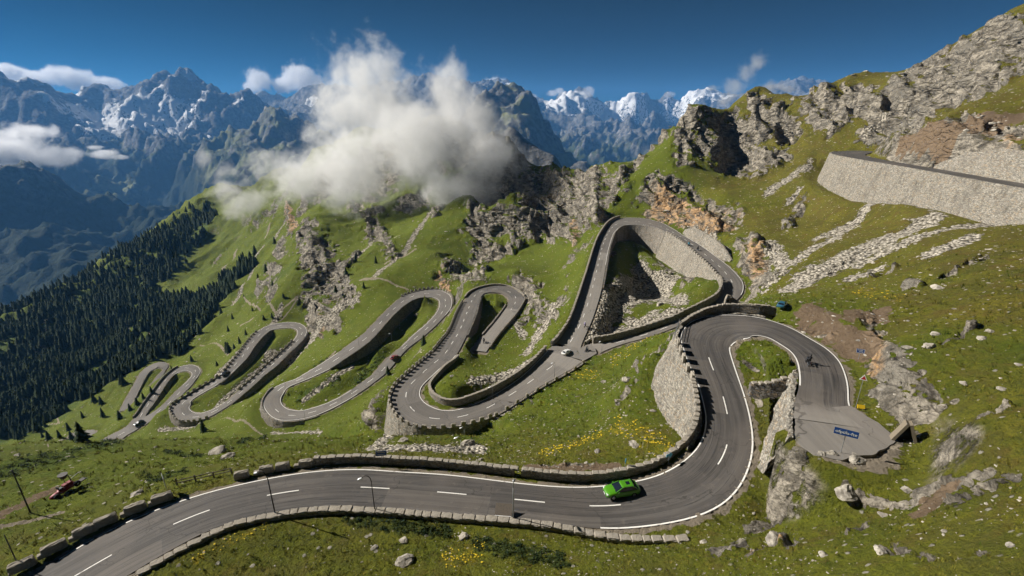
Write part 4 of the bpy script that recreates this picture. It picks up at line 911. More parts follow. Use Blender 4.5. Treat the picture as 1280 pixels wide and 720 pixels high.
# --- middle hairpin road
retaining(2, 'curved pale retaining wall under the lowest hairpin of the middle road', M_PALE, up=.25, extra=1.4, guards=dict(L=1.15, gap=1.05, H=.95), seed=12)
road_wall('B','a',(580,377),(553,427),(542,441), .3, 'row of dark guard stones beside the straight road left of the worn apron', .5, .25, guards=dict(L=1.1, gap=1.0, H=.95), seed=13, h_out=1.2)
road_wall('B','a',(617,519.5),(657,494),(728,452), .3, 'broken low wall with scattered guard stones below the road junction', .5, .1, guards=dict(L=.9, gap=2.6, H=.8), seed=14, h_out=1.4)
road_wall('B','a',(654,371),(615,357),(582,371), .3, 'thin stone kerb wall round the small upper left hairpin', .45, .55, seed=15, h_out=1.4, caps=dict(lo=1.0, hi=1.7, hs=.8))
road_wall('B','a',(610,436),(643,394),(655,373), .25, 'low parapet beside the worn grey apron', .5, .7, seed=16, h_out=1.6)
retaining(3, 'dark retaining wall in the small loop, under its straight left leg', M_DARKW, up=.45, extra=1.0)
retaining(4, 'short pale wall in the small loop, under the worn apron', M_WALL, up=.45, extra=1.0)
ix = np.r_[span('B','b',(570,447),(527,483),(684,438))]; n = len(ix)
off = np.interp(np.linspace(0,1,n), (0,.12,.3,.45,.7,1), (.6,1.2,2.4,2.0,.9,.3)); P, N = edge_line('B','b',ix,off)
wall_thing('retaining_wall', 'curved stone wall holding the grass bank inside the lowest middle hairpin', P, N, .6, 1.0, .6, 0, M_WALL, up=np.interp(np.linspace(0,1,n),(0,.1,.35,.7,1),(.6,1.2,1.8,1.7,1.3)), caps=dict(lo=1.2, hi=2.0, hs=.8), seed=17)
road_wall('L','a',(691,432),(727,365),(776,272), .3, 'high dark parapet up the left side of the steep straight leg', .6, 1.3, caps=dict(lo=1.6, hi=2.6, hs=.8), seed=18, h_out=2.6)
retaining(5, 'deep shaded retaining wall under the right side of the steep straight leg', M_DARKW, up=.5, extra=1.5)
retaining(6, 'pale retaining wall under the top of the big upper hairpin', M_WALL, up=.4, extra=1.5)
retaining(7, 'long bright retaining wall with toothed top below the big upper hairpin', M_PALE, up=.2, extra=1.5, guards=dict(L=1.3, gap=1.1, H=.8), seed=19)
road_wall('L','b',(741,429),(812,413),(838,404), .3, 'stone bank wall behind the road leading into the junction', .6, 1.9, caps=dict(lo=1.6, hi=2.4, hs=.8), seed=20, h_out=.3, h_in=.6)
road_wall('L','b',(838,404),(880,383),(901,351), .3, 'curved dark parapet on the inside of the big right bend', .6, 1.7, caps=dict(lo=1.4, hi=2.2, hs=.8), seed=21, h_out=.8, h_in=.6)
# --- lower roads
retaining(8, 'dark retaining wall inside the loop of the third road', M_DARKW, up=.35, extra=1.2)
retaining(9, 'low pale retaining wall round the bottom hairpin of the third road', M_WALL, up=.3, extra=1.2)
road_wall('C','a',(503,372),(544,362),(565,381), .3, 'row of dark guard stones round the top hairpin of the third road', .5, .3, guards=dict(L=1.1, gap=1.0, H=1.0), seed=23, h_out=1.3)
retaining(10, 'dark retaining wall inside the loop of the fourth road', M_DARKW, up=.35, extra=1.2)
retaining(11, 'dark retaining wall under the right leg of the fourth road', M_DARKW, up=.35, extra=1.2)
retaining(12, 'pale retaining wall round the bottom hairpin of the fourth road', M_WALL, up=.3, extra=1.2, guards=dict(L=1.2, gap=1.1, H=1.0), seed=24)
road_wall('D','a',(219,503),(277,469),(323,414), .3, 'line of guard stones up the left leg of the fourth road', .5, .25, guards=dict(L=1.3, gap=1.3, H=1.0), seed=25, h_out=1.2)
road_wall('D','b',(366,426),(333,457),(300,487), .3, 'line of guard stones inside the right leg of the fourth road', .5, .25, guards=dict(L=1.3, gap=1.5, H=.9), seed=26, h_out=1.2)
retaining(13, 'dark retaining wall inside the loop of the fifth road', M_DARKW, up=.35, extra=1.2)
road_wall('E','a',(168,522),(192,490),(224,459), .3, 'dark parapet along the left leg of the fifth road', .5, .9, seed=27, h_out=1.8)
road_wall('F','b',(190,464),(178,478),(162,512), .3, 'short dark wall in the smallest far loop', .5, .6, seed=28, h_out=1.5)
# --- upper road
retaining(14, 'huge pale retaining wall under the upper road at the right', M_PALE, up=.12, extra=3.0, off=.3, rough=.25)
UT = np.array([(x, y, z) for x, y, z in ((147.2,172,-16.9),(146.7,165,-17.1),(145.9,155,-17.3),(144.7,140,-17.7),(143.4,125,-18.1),(142.3,105,-18.4),(141.5,84,-18.8))])
UT = catmull(UT, False, 1.5); Un = np.tile([[1.0, 0.0]], (len(UT), 1))
hgt_ = np.interp(np.linspace(0,1,len(UT)), (0,.1,.25,1), (.5,5.5,8.2,9))
R_, N_, q_, d_ = resample(UT, -Un, 1.2); hq = np.interp(q_, d_, hgt_)
T_ = R_.copy(); T_[:, 2] += hq; T_[:, 0] += hq*.28
t = empty('retaining_wall', tuple(R_[len(R_)//2]), label='pale upper retaining wall on the uphill side of the upper road', category='wall')
wall_body('wall_face', T_+[.9,0,0], N_, .9, 1.5, hq+.8, .28, M_PALE, t, rows=8, rough=.2, seed=33)
# --- the small stone box in the hairpin island, the pale revetment beyond the big bend
W = np.array([at_px(*p) for p in ((935,488,38.8),(955,489,38.3),(978,482,36.9))]); W = catmull(W, False, .6)
Wn = np.tile([[0.1, -.99]], (len(W), 1))
wall_thing('retaining_wall', 'small dark stone wall on the grass island inside the upper hairpin', W, Wn, .6, .5, 1.2, .05, M_DARKW, up=1.5, caps=dict(lo=.7, hi=1.1), seed=34)
ix = span('L','a',(848,291),(870,303),(905,328)); P, N = edge_line('L','a',ix,.9)
wall_thing('retaining_wall', 'light stone revetment above the outer side of the big upper hairpin', P+np.c_[N*2.4, np.zeros(len(P))], -N, .6, 1, 5.2, .5, M_PALE, up=np.interp(np.linspace(0,1,len(P)),(0,.2,.8,1),(1.5,4.8,4.2,1.0)), seed=35, rough=.25)

# --- left end of the near road: big rough blocks with low stones between
BIG = [chip_box('wall_block', 2.3, .75, 1.05, 60+k, .07, 5) for k in range(5)]; LOW = [chip_box('low_stone', 1.2, .6, .5, 70+k, .07, 3) for k in range(4)]
for m_ in BIG+LOW: m_.materials.append(M_CUT)
gb = 'big rough blocks along the left end of the near road'
WORDS = ['at the picture corner nearest the camera','second along from the lower corner','third along, beside the slanting lamp post','fourth along, beside the shadowed verge','fifth along, short of the sign shadow','last before the tall sign post','first past the wooden fence','second past the fence','third past the fence, behind the lamp head','last before the continuous parapet']
for k, (px, py) in enumerate(((28,706),(60,683),(96,664),(131,646),(162,630),(190,617),(296,589),(323,584),(346,581),(372,577))):
    i = near_idx(ROADS['A'], 'a', px+6, py+14); r = ROADS['A']; n = -r['n'][i]; p = r['a'][i].copy(); p[:2] += n*1.35; ang = math.atan2(r['t'][i][1], r['t'][i][0])
    put(BIG[k % 5], 'wall_block', (p[0], p[1], p[2]-.15), ang, None, (1.0 if k < 6 else .8, 1, 1), label='big rough roadside block, '+WORDS[k], category='stone block', group=gb)
    if k not in (5, 9):
        j = min(len(r['c'])-1, i+2); q = r['a'][j].copy(); q[:2] += -r['n'][j]*1.3
        put(LOW[k % 4], 'low_stone', (q[0], q[1], q[2]-.1), ang, None, (1, 1, 1), label='low rough stone after the block '+WORDS[k].replace('at the picture', 'at the'), category='stone block', group='low stones between the roadside blocks')
# ------------------------------------------------------------------ painted lines
def line_strip(nm, side_u, pA, pM, pE, wd, name, parent, inset=0.0, up=.062):
    r = ROADS[nm]; ix = span(nm, 'a' if side_u < 0 else 'b', pA, pM, pE); c, n, w = r['c'][ix], r['n'][ix], r['w'][ix]
    o = side_u*(w/2-inset); z = c[:, 2]+.05*(1-(2*o/w)**2)+.012
    V = np.vstack([np.c_[c[:, :2]+n*(o-wd/2)[:, None], z], np.c_[c[:, :2]+n*(o+wd/2)[:, None], z]]); N = len(c); k = np.arange(N-1)
    return link(name, mesh_np(name, V, np.c_[k, k+1, k+1+N, k+N]), M_PAINT, r['obj'])
def dash(nm, i, L, wd, off=0.0):
    r = ROADS[nm]; s0 = r['s'][i]; m = 6; q = np.linspace(s0-L/2, s0+L/2, m)
    if q[0] < 0 or q[-1] > r['s'][-1]: return
    c = np.c_[[np.interp(q, r['s'], r['c'][:, k]) for k in range(3)]].T; n = np.c_[[np.interp(q, r['s'], r['n'][:, k]) for k in range(2)]].T
    V = np.vstack([np.c_[c[:, :2]+n*(off-wd/2), c[:, 2]+.062], np.c_[c[:, :2]+n*(off+wd/2), c[:, 2]+.062]]); k = np.arange(m-1)
    return V, np.c_[k, k+1, k+1+m, k+m]
line_strip('A',-1,(30,719),(500,589),(882,519),.17,'edge_line',ROADS['A']['obj'],.1)
line_strip('A',-1,(882,519),(861,457),(1062,505),.17,'edge_line',ROADS['A']['obj'],.12)
line_strip('A',1,(748,661),(905,630),(943,552),.2,'edge_line',ROADS['A']['obj'],.1)
line_strip('A',1,(943,552),(913,440),(998,491),.2,'edge_line',ROADS['A']['obj'],.1)
def centre_idx(nm, px, py):
    return int(np.argmin([(proj(p)[0]-px)**2+(proj(p)[1]-py)**2 for p in ROADS[nm]['c']]))
for px, py in ((108,710),(244,650),(359,624),(465,616),(567,622),(665,630),(759,633),(901,567),(905,507),(889,455)):
    i = centre_idx('A', px, py); d_ = dash('A', i, 3.8, .16)
    if d_: link('centre_dash', mesh_np('centre_dash', *d_), M_PAINT, ROADS['A']['obj'])
for nm in 'BLCDE':
    r = ROADS[nm]; Vs = []; Fs = []; nv = 0
    for s in np.arange(3, r['s'][-1]-3, 7.2):
        i = int(np.argmin(np.abs(r['s']-s))); q = proj(r['c'][i])
        if nm == 'B' and (q[0] > 590 and q[1] < 456 and q[1] > 388): continue
        d_ = dash(nm, i, 2.6, .17)
        if d_: Vs.append(d_[0]); Fs.append(d_[1]+nv); nv += len(d_[0])
    link('centre_dashes', mesh_np('centre_dashes', np.vstack(Vs), np.vstack(Fs)), M_PAINT, r['obj'], kind='stuff')
for nm, args in {'B':[(1,(570,447),(527,483),(684,438))],'L':[(-1,(762,279),(870,303),(929,364)),(1,(754,330),(768,289),(834,291)),(1,(834,291),(862,310),(900,366))],'C':[(1,(412,461),(531,372),(497,436)),(1,(433,490),(355,508),(412,461)),(-1,(425,440),(332,495),(452,490)),(-1,(560,392),(565,381),(530,363))],'D':[(1,(283,472),(366,410),(346,445)),(1,(281,502),(238,512),(276,479)),(-1,(323,414),(379,407),(382,419))],'E':[(-1,(212,466),(246,458),(247,471)),(1,(219,467),(239,466),(229,481))]}.items():
    for a_ in args: line_strip(nm, a_[0], a_[1], a_[2], a_[3], .16, 'edge_line', ROADS[nm]['obj'], .12)
# ------------------------------------------------------------------ trees, stones, boulders, low growth
def merge_np(variants, idx, loc, rz, sc_):
    """many rotated, scaled copies of small meshes as one mesh; variants: list of (V, F tris)"""
    Vs, Fs, n = [], [], 0
    for k, (V, F) in enumerate(variants):
        q = np.where(idx == k)[0]
        if not len(q): continue
        c, s = np.cos(rz[q]), np.sin(rz[q]); P = V[None]*sc_[q][:, None, :]
        W = np.stack([P[..., 0]*c[:, None]-P[..., 1]*s[:, None], P[..., 0]*s[:, None]+P[..., 1]*c[:, None], P[..., 2]], -1)+loc[q][:, None, :]
        Fs.append((F[None]+(np.arange(len(q))*len(V))[:, None, None]+n).reshape(-1, 3)); Vs.append(W.reshape(-1, 3)); n += len(q)*len(V)
    return np.vstack(Vs), np.vstack(Fs)
def conifer(seed, tiers=5, seg=6):
    rs = np.random.default_rng(seed); V = []; F = []
    for t in range(tiers):
        f = t/tiers; z0 = .10+.82*f; z1 = z0+.30*(1-f*.45); r = .235*(1-f)**.85+.03
        base = len(V)
        for k in range(seg*2):
            a = 2*math.pi*k/(seg*2)+rs.uniform(-.12, .12); rr = r*(rs.uniform(.85, 1.2) if k % 2 == 0 else rs.uniform(.42, .62))
            V.append((math.cos(a)*rr, math.sin(a)*rr, z0-.045*(k % 2 == 0)+rs.uniform(-.015, .015)))
        V.append((rs.uniform(-.01, .01), rs.uniform(-.01, .01), min(1.0, z1)))
        for k in range(seg*2): F.append((base+k, base+(k+1) % (seg*2), base+seg*2))
    return np.array(V), np.array(F)
CON = [conifer(k) for k in range(5)]
def trunk_geo():
    V = []; F = []
    for k in range(6):
        a = k*math.pi/3; V += [(.022*math.cos(a), .022*math.sin(a), -.06), (.010*math.cos(a), .010*math.sin(a), .7)]
    for k in range(6): i, j = 2*k, 2*((k+1) % 6); F += [(i, j, j+1), (i, j+1, i+1)]
    return np.array(V), np.array(F)
TRK = trunk_geo()
b = NB('needles'); oi = b.n('ShaderNodeObjectInfo'); nz = b.noise(b.coord(kind='Generated'), 9, 4, .7); gp = b.n('ShaderNodeNewGeometry'); wn_ = b.n('ShaderNodeTexNoise'); b.l(gp.outputs['Position'], wn_.inputs['Vector']); wn_.inputs['Scale'].default_value = .09
c = b.mix(wn_.outputs['Fac'], (.005, .014, .008), (.022, .038, .013)); c = b.mix(b.math('MULTIPLY', nz, .35), c, (.06, .085, .025))
b.bsdf(c, .9, None, .15); M_NEED = b.m
b = NB('bark'); b.bsdf(b.mix(b.noise(b.coord(), 9, 4), (.06, .042, .03), (.14, .10, .075)), .95); M_BARK = b.m
# where trees stand: the wood on the left spur, thinning at its margins
N0 = 26000; az_ = RNG.uniform(rad(-56), rad(-15), N0); rr_ = np.exp(RNG.uniform(math.log(275), math.log(1150), N0))
tx, ty = np.sin(az_)*rr_, np.cos(az_)*rr_; tz = cover_z(tx, ty)
inw = wood(tx, ty, tz); off_ = road_field(tx, ty)[0]
gl = fbm(tx/45, ty/45, 4, 44)
keep = (inw & (gl > -.2) & (fbm(tx/13, ty/13, 3, 46) > -.42)) | (RNG.random(N0) < .012)*(rr_ < 620)*(gl > .0)
keep &= off_ > 7
d_ = ty*CP-tz*SP; px_ = 640+FPX*tx/d_; keep &= (px_ > -60) & (px_ < 345)
tx, ty, tz, rr_ = tx[keep], ty[keep], tz[keep], rr_[keep]
# a few lone ones the photograph shows on the open slope and beside the roads
LONE = [(120,497,8),(127,505,7),(180,500,5),(172,507,5),(163,513,5),(190,492,5),(150,523,6),(205,487,4),(60,546,7),(75,548,6),(90,549,6),(40,544,8),(20,546,8),(5,543,9),(104,552,5),(330,470,0),(255,540,6),(485,467,4),(530,433,5),(380,378,0),(433,345,5),(445,330,5),(420,366,5),(300,430,5),(285,412,5),(330,400,4),(268,398,6),(250,412,6),(315,385,4),(290,395,5),(305,372,5),(240,452,5),(225,432,7),(470,330,5),(355,375,4),(340,352,5),(455,362,4)]
for px, py, h in LONE:
    if h:
        p = hit(px, py); tx = np.r_[tx, p[0]]; ty = np.r_[ty, p[1]]; tz = np.r_[tz, cover_z(p[0], p[1])]; rr_ = np.r_[rr_, np.hypot(p[0], p[1])]
nT = len(tx); hT = (4.0+9.5*RNG.random(nT)**.8)*np.clip(rr_/520, .62, 1.15); hT[-len([1 for q in LONE if q[2]]):] = [q[2]*1.0 for q in LONE if q[2]]
vT = RNG.integers(0, 5, nT); aT = RNG.uniform(0, 6.28, nT); wT = hT*RNG.uniform(.85, 1.25, nT)
app = hT/np.sqrt(tx**2+ty**2+tz**2); app[-len([1 for q in LONE if q[2]]):] += 1
order = np.argsort(-app); first, rest = order[:290], order[290:]
crowns = [mesh_np('crown', V, F, True) for V, F in CON]; trunk_me = mesh_np('trunk', *TRK)
for m_ in crowns: m_.materials.append(M_NEED)
trunk_me.materials.append(M_BARK)
lone_set = set(range(nT-len([1 for q in LONE if q[2]]), nT))
for i in first:
    lone = i in lone_set
    t = empty('spruce_tree', (tx[i], ty[i], tz[i]), aT[i], label='dark spruce standing apart on the open green slope' if lone else 'dark spruce in the shaded wood on the left spur', category='tree', group='lone spruces on the open slope' if lone else 'spruces of the wood')
    for nm_, me_ in (('trunk', trunk_me), ('crown', crowns[vT[i]])):
        o = bpy.data.objects.new(nm_, me_); col.objects.link(o); o.parent = t; o.scale = (wT[i], wT[i], hT[i])
V, F = merge_np(CON, vT[rest], np.c_[tx, ty, tz][rest], aT[rest], np.c_[wT, wT, hT][rest])
link('spruce_wood', mesh_np('spruce_wood', V, F, True), M_NEED, kind='stuff')

def lump(seed, sub=1, flat=.6):
    rs = random.Random(seed); bm = bmesh.new(); bmesh.ops.create_icosphere(bm, subdivisions=sub, radius=.5)
    for _ in range(5):   # broken flat faces
        n = Vector((rs.uniform(-1, 1), rs.uniform(-1, 1), rs.uniform(-.3, 1))).normalized(); d = rs.uniform(.26, .40)
        for v in bm.verts:
            e = v.co.dot(n)-d
            if e > 0: v.co -= n*e
    for v in bm.verts: v.co += Vector((rs.uniform(-.05, .05), rs.uniform(-.05, .05), rs.uniform(-.04, .04))); v.co.z = v.co.z*flat
    bmesh.ops.triangulate(bm, faces=bm.faces); bm.verts.index_update()
    V = np.array([v.co[:] for v in bm.verts]); F = np.array([[v.index for v in f.verts] for f in bm.faces]); bm.free(); return V, F
PEB = [lump(k, 1, .46) for k in range(8)]
b = NB('loose_stone'); gp = b.n('ShaderNodeNewGeometry'); P0 = gp.outputs['Position']
nz = b.n('ShaderNodeTexNoise'); b.l(P0, nz.inputs['Vector']); nz.inputs['Scale'].default_value = .9; nz.inputs['Detail'].default_value = 6
n2 = b.n('ShaderNodeTexNoise'); b.l(P0, n2.inputs['Vector']); n2.inputs['Scale'].default_value = 5; n2.inputs['Detail'].default_value = 6
c = b.mix(b.ramp(nz.outputs['Fac'], .35, .65), (.21, .19, .16), (.47, .43, .36)); c = b.mix(b.math('MULTIPLY', b.ramp(n2.outputs['Fac'], .5, .7), .5), c, (.15, .135, .11))
b.bsdf(c, .93, b.bump(n2.outputs['Fac'], .1, .8), .15); M_STONE = b.m
def scatter_pts(n, azr, rr, keepf):
    a = RNG.uniform(rad(azr[0]), rad(azr[1]), n); r = np.exp(RNG.uniform(math.log(rr[0]), math.log(rr[1]), n)); x, y = np.sin(a)*r, np.cos(a)*r
    k = keepf(x, y, r); return x[k], y[k], r[k]
def clear(x, y, m=1.2): return road_field(x, y)[0] > m
sx_, sy_, sr_ = scatter_pts(30000, (-58, 58), (30, 420), lambda x, y, r: (RNG.random(len(x)) < np.clip(.12+.55*(x > -10)*sstep(-.1, .25, fbm(x/14, y/14, 4, 61))+.2*(fbm(x/5, y/5, 3, 62) > .2), 0, 1)) & clear(x, y))
cx_, cy_, cr_ = scatter_pts(120000, (-40, 56), (50, 420), lambda x, y, r: ((cover(x, y, ('scree',)) > .25) & (RNG.random(len(x)) < .42) | (cover(x, y, ('rock',)) > .3) & (RNG.random(len(x)) < .035)) & clear(x, y, .8))
px2 = np.r_[sx_, cx_]; py2 = np.r_[sy_, cy_]; pr2 = np.r_[sr_, cr_]; pz2 = cover_z(px2, py2)
u_ = RNG.random(len(px2)); size = (.0032+.0085*u_**3.2)*pr2*.9; size[len(sx_):] *= 1.15; size[len(sx_):] *= 1.0; size[:len(sx_)] *= .82; size = np.clip(size, .12, 3.2)
rot_ = RNG.uniform(0, 6.28, len(px2)); S3 = np.c_[size*RNG.uniform(.8, 1.7, len(size)), size*RNG.uniform(.7, 1.1, len(size)), size*RNG.uniform(.6, 1.1, len(size))]
V, F = merge_np(PEB, RNG.integers(0, 8, len(px2)), np.c_[px2, py2, pz2-size*.08], rot_, S3)
link('loose_stones', mesh_np('loose_stones', V, F), M_STONE, kind='stuff')

# boulders one can point at
BLD = []
for k in range(7):
    V, F = lump(100+k, 3, .72); n3 = perlin3(V[:, 0]*4, V[:, 1]*4, V[:, 2]*4, k); V = V*(1+.10*n3[:, None]); BLD.append(mesh_np('boulder', V, F))
for m_ in BLD: m_.materials.append(M_STONE)
BOUL = [(272,567,22,'pale split boulder behind the wooden gap fence, lit on one side'),(284,572,16,'dark shaded boulder leaning on the pale split one'),(1022,584,10,'white rounded boulder on the edge of the grey apron'),(1041,562,13,'white flat boulder lying on the worn apron'),(1070,574,24,'angular pale boulder at the foot of the long blue sign'),
(1028,568,9,'small white stone between the apron edge and the grass'),(1047,583,12,'squarish pale stone in the grass below the apron'),(505,676,11,'pale boulder in the near turf below the first dashes'),(505,703,22,'rounded dark sided boulder at the bottom of the near turf'),(580,671,13,'grey boulder in the near turf under the roadside wall'),(468,685,9,'small pale stone in the flowery near turf'),
(970,678,26,'big wedge of pale rock with a dark hollow, low on the turf'),(1053,634,30,'long flat white slab in the turf below the apron'),(1105,645,12,'pale block at the end of the slab row'),(793,558,16,'white flat boulder among yellow flowers above the parapet'),(747,565,9,'pale rounded boulder in the turf above the parapet'),(755,478,8,'small white boulder high in the middle meadow'),(783,492,14,'broken rock knob in the middle meadow'),(815,524,7,'white stone in the meadow near the pale retaining wall'),
(1172,364,16,'tall pale stone standing on the right hand slope'),(1162,434,18,'flat grey boulder lowest of the pair on the right slope'),(1170,419,12,'flat grey boulder above its partner on the right slope'),(1228,422,12,'lone grey boulder far out on the right slope'),(1237,414,10,'white boulder close to the edge on the right slope'),(1205,481,10,'small white boulder low on the right slope'),(1253,488,11,'white stone near the edge, low on the right slope'),(1135,436,12,'pale boulder beside the rock outcrop above the triangle sign'),(1275,455,9,'pale boulder cut by the picture edge'),
(1180,668,8,'white stone in the lower turf under the rock ribs'),(1100,690,16,'cracked pale stone group at the very bottom'),(1262,688,12,'pale flat stone at the bottom near the edge'),(1200,625,16,'grey rib end among the pale rock ribs'),(1030,695,12,'grey stone in the turf at the bottom'),(825,380,12,'largest flat slab on the scree inside the road triangle'),(790,373,10,'upright block on the scree inside the road triangle'),(565,470,6,'small white stone on the bank inside the middle hairpin'),(245,633,0,''),(20,568,9,'white boulder on the dark grassy edge, far left'),(108,606,0,''),(170,618,14,'flat white stone behind the rough roadside blocks'),(585,555,16,'cream rock leaning against the scree below the curved wall'),(600,575,8,'pale stone on top of the scree by the parapet'),(505,552,12,'cream rock at the foot of the curved retaining wall'),(850,672,9,'stone at the ragged end of the low roadside wall'),(880,675,10,'pale stone in the turf beyond the low roadside wall'),(1137,612,14,'block at the upper end of the pale rock ribs')]
for k, (px, py, w, lab) in enumerate(BOUL):
    if not w: continue
    p = hit(px, py); z = float(cover_z(p[0], p[1])[0]); s = w*proj(p)[2]/FPX
    put(BLD[k % 7], 'boulder', (p[0], p[1], z+s*.06), RNG.uniform(0, 6.28), None, (s*1.2, s*.9, s*.62), label=lab, category='boulder', group='boulders lying on the slopes')

# low growth: clumps of grass and dwarf shrub in the nearer turf
def tuft(seed, n=7):
    rs = random.Random(seed); V = []; F = []
    for k in range(n):
        a = rs.uniform(0, 6.28); r = rs.uniform(0, .32); x, y = math.cos(a)*r, math.sin(a)*r; l = rs.uniform(.25, .6); da = a+rs.uniform(-1, 1); w = rs.uniform(.035, .075)
        i = len(V); V += [(x-w*math.sin(da), y+w*math.cos(da), -.05), (x+w*math.sin(da), y-w*math.cos(da), -.05), (x+math.cos(da)*l*.55, y+math.sin(da)*l*.55, l)]; F.append((i, i+1, i+2))
    return np.array(V), np.array(F)
TUF = [tuft(k) for k in range(6)]
def leafy(seed, n=34):
    rs = random.Random(seed); V = []; F = []
    for k in range(n):
        a = rs.uniform(0, 6.28); e = rs.uniform(0, 1.5); r = rs.uniform(.3, .5); c = Vector((math.cos(a)*math.cos(e)*r, math.sin(a)*math.cos(e)*r, math.sin(e)*r*.85))
        i = len(V)
        for q in range(3): V.append(tuple(c+Vector((rs.uniform(-.16, .16), rs.uniform(-.16, .16), rs.uniform(-.12, .12)))))
        F.append((i, i+1, i+2))
    return np.array(V), np.array(F)
LEA = [leafy(k) for k in range(5)]
b = NB('turf_blades'); gp = b.n('ShaderNodeNewGeometry'); nz = b.n('ShaderNodeTexNoise'); b.l(gp.outputs['Position'], nz.inputs['Vector']); nz.inputs['Scale'].default_value = .35; nz.inputs['Detail'].default_value = 5
n2 = b.n('ShaderNodeTexNoise'); b.l(gp.outputs['Position'], n2.inputs['Vector']); n2.inputs['Scale'].default_value = 2.2; n2.inputs['Detail'].default_value = 3
c = b.mix(b.ramp(nz.outputs['Fac'], .38, .64), (.055, .085, .010), (.21, .19, .028)); c = b.mix(b.math('MULTIPLY', b.ramp(n2.outputs['Fac'], .5, .68), .65), c, (.15, .085, .025))
b.bsdf(c, .9, None, .1); M_BLADE = b.m
b = NB('shrub_leaf'); gp = b.n('ShaderNodeNewGeometry'); nz = b.n('ShaderNodeTexNoise'); b.l(gp.outputs['Position'], nz.inputs['Vector']); nz.inputs['Scale'].default_value = 1.4; nz.inputs['Detail'].default_value = 4
b.bsdf(b.mix(b.ramp(nz.outputs['Fac'], .38, .65), (.014, .030, .010), (.055, .075, .018)), .85, None, .15); M_SHRUB = b.m
gx_, gy_, gr_ = scatter_pts(52000, (-58, 58), (28, 170), lambda x, y, r: (RNG.random(len(x)) < np.clip(.45+1.1*fbm(x/6, y/6, 4, 71), 0, 1)*np.clip(1.4-r/120, .1, 1)) & clear(x, y, .6) & (cover(x, y, ('rock', 'scree', 'path', 'dirt')) < .4))
gz_ = cover_z(gx_, gy_); sz = RNG.uniform(.35, .85, len(gx_))*np.clip(gr_/60, .75, 1.8)
V, F = merge_np(TUF, RNG.integers(0, 6, len(gx_)), np.c_[gx_, gy_, gz_], RNG.uniform(0, 6.28, len(gx_)), np.c_[sz, sz, sz*.75])
link('grass_tufts', mesh_np('grass_tufts', V, F), M_BLADE, kind='stuff')
bx_, by_, br_ = scatter_pts(60000, (-58, 58), (28, 230), lambda x, y, r: (cover(x, y, ('bush',)) > .35) & (RNG.random(len(x)) < .75) & clear(x, y, .8))
bz_ = cover_z(bx_, by_); sz = RNG.uniform(.5, 1.3, len(bx_))*np.clip(br_/90, .75, 1.6)
V, F = merge_np(LEA, RNG.integers(0, 5, len(bx_)), np.c_[bx_, by_, bz_-sz*.08], RNG.uniform(0, 6.28, len(bx_)), np.c_[sz, sz, sz*.9])
link('dwarf_shrubs', mesh_np('dwarf_shrubs', V, F), M_SHRUB, kind='stuff')
b = NB('yellow_petal'); b.bsdf((.62, .45, .02), .8); M_PET = b.m
fx_, fy_, fr_ = scatter_pts(60000, (-58, 58), (28, 150), lambda x, y, r: (cover(x, y, ('flower',)) > .2) & (RNG.random(len(x)) < .35) & clear(x, y, .8))
fz_ = cover_z(fx_, fy_); sz = RNG.uniform(.16, .34, len(fx_))*np.clip(fr_/60, .8, 1.6)
V, F = merge_np(PEB[:3], RNG.integers(0, 3, len(fx_)), np.c_[fx_, fy_, fz_+.12], RNG.uniform(0, 6.28, len(fx_)), np.c_[sz, sz, sz*.6])
link('yellow_flowers', mesh_np('yellow_flowers', V, F), M_PET, kind='stuff')
# ------------------------------------------------------------------ vehicles, riders, signs, lamps and other single things
def flat_mat(name, colr, rough=.5, spec=.4, metal=0.0, wear=.12, coat=0.0):
    b = NB(name); nz = b.noise(b.coord(), 6, 5, .65); c = b.mix(b.math('MULTIPLY', b.ramp(nz, .45, .75), wear*2), colr, tuple(x*.55 for x in colr))
    x = b.bsdf(c, rough, None, spec, metal)
    if coat: x.inputs['Coat Weight'].default_value = coat; x.inputs['Coat Roughness'].default_value = .06
    return b.m
M_GREEN = flat_mat('green_car_paint', (.075, .27, .010), .3, .5, 0, .05, .8)
M_BLACKP = flat_mat('black_car_paint', (.012, .012, .014), .3, .5, 0, .05, .8)
M_REDP = flat_mat('red_car_paint', (.22, .015, .02), .35, .5, 0, .08, .6)
M_BLUEP = flat_mat('blue_car_paint', (.028, .12, .19), .35, .5, 0, .06, .6)
M_GLASS = flat_mat('tinted_glass', (.012, .018, .028), .06, .8, 0, 0)
M_RUB = flat_mat('tyre_rubber', (.014, .014, .014), .85, .2)
M_RIM = flat_mat('alloy', (.32, .32, .33), .35, .5, .9)
M_DARK = flat_mat('dark_trim', (.018, .018, .02), .5, .4)
M_LAMPW = flat_mat('clear_lens', (.75, .76, .78), .15, .6, 0, .02)
M_LAMPR = flat_mat('red_lens', (.35, .01, .012), .2, .6, 0, .02)
M_WHITE = flat_mat('white_enamel', (.78, .78, .76), .45)
M_STEEL = flat_mat('galvanised_steel', (.34, .35, .36), .5, .5, .7)
M_POLE = flat_mat('dark_iron', (.045, .04, .038), .6, .4, .3)
M_BLUES = flat_mat('blue_sign_face', (.012, .06, .24), .45, .4, 0, .05)
M_CYAN = flat_mat('light_blue_face', (.10, .42, .66), .45, .4, 0, .05)
M_SIGNR = flat_mat('red_sign_face', (.42, .02, .02), .5)
M_YEL = flat_mat('yellow_board', (.70, .46, .02), .5)
M_WOOD = flat_mat('grey_timber', (.16, .135, .11), .9, .15, 0, .3)
M_RUSTR = flat_mat('faded_red_metal', (.20, .018, .025), .55, .4, .1, .35)
M_CONC = flat_mat('rough_concrete', (.20, .168, .125), .95, .1, 0, .25)
M_VOID = flat_mat('painted_shade', (.02, .017, .014), 1, 0)  # near-black colour stands in for the shade inside openings
M_SKIN = flat_mat('skin', (.45, .28, .20), .6)
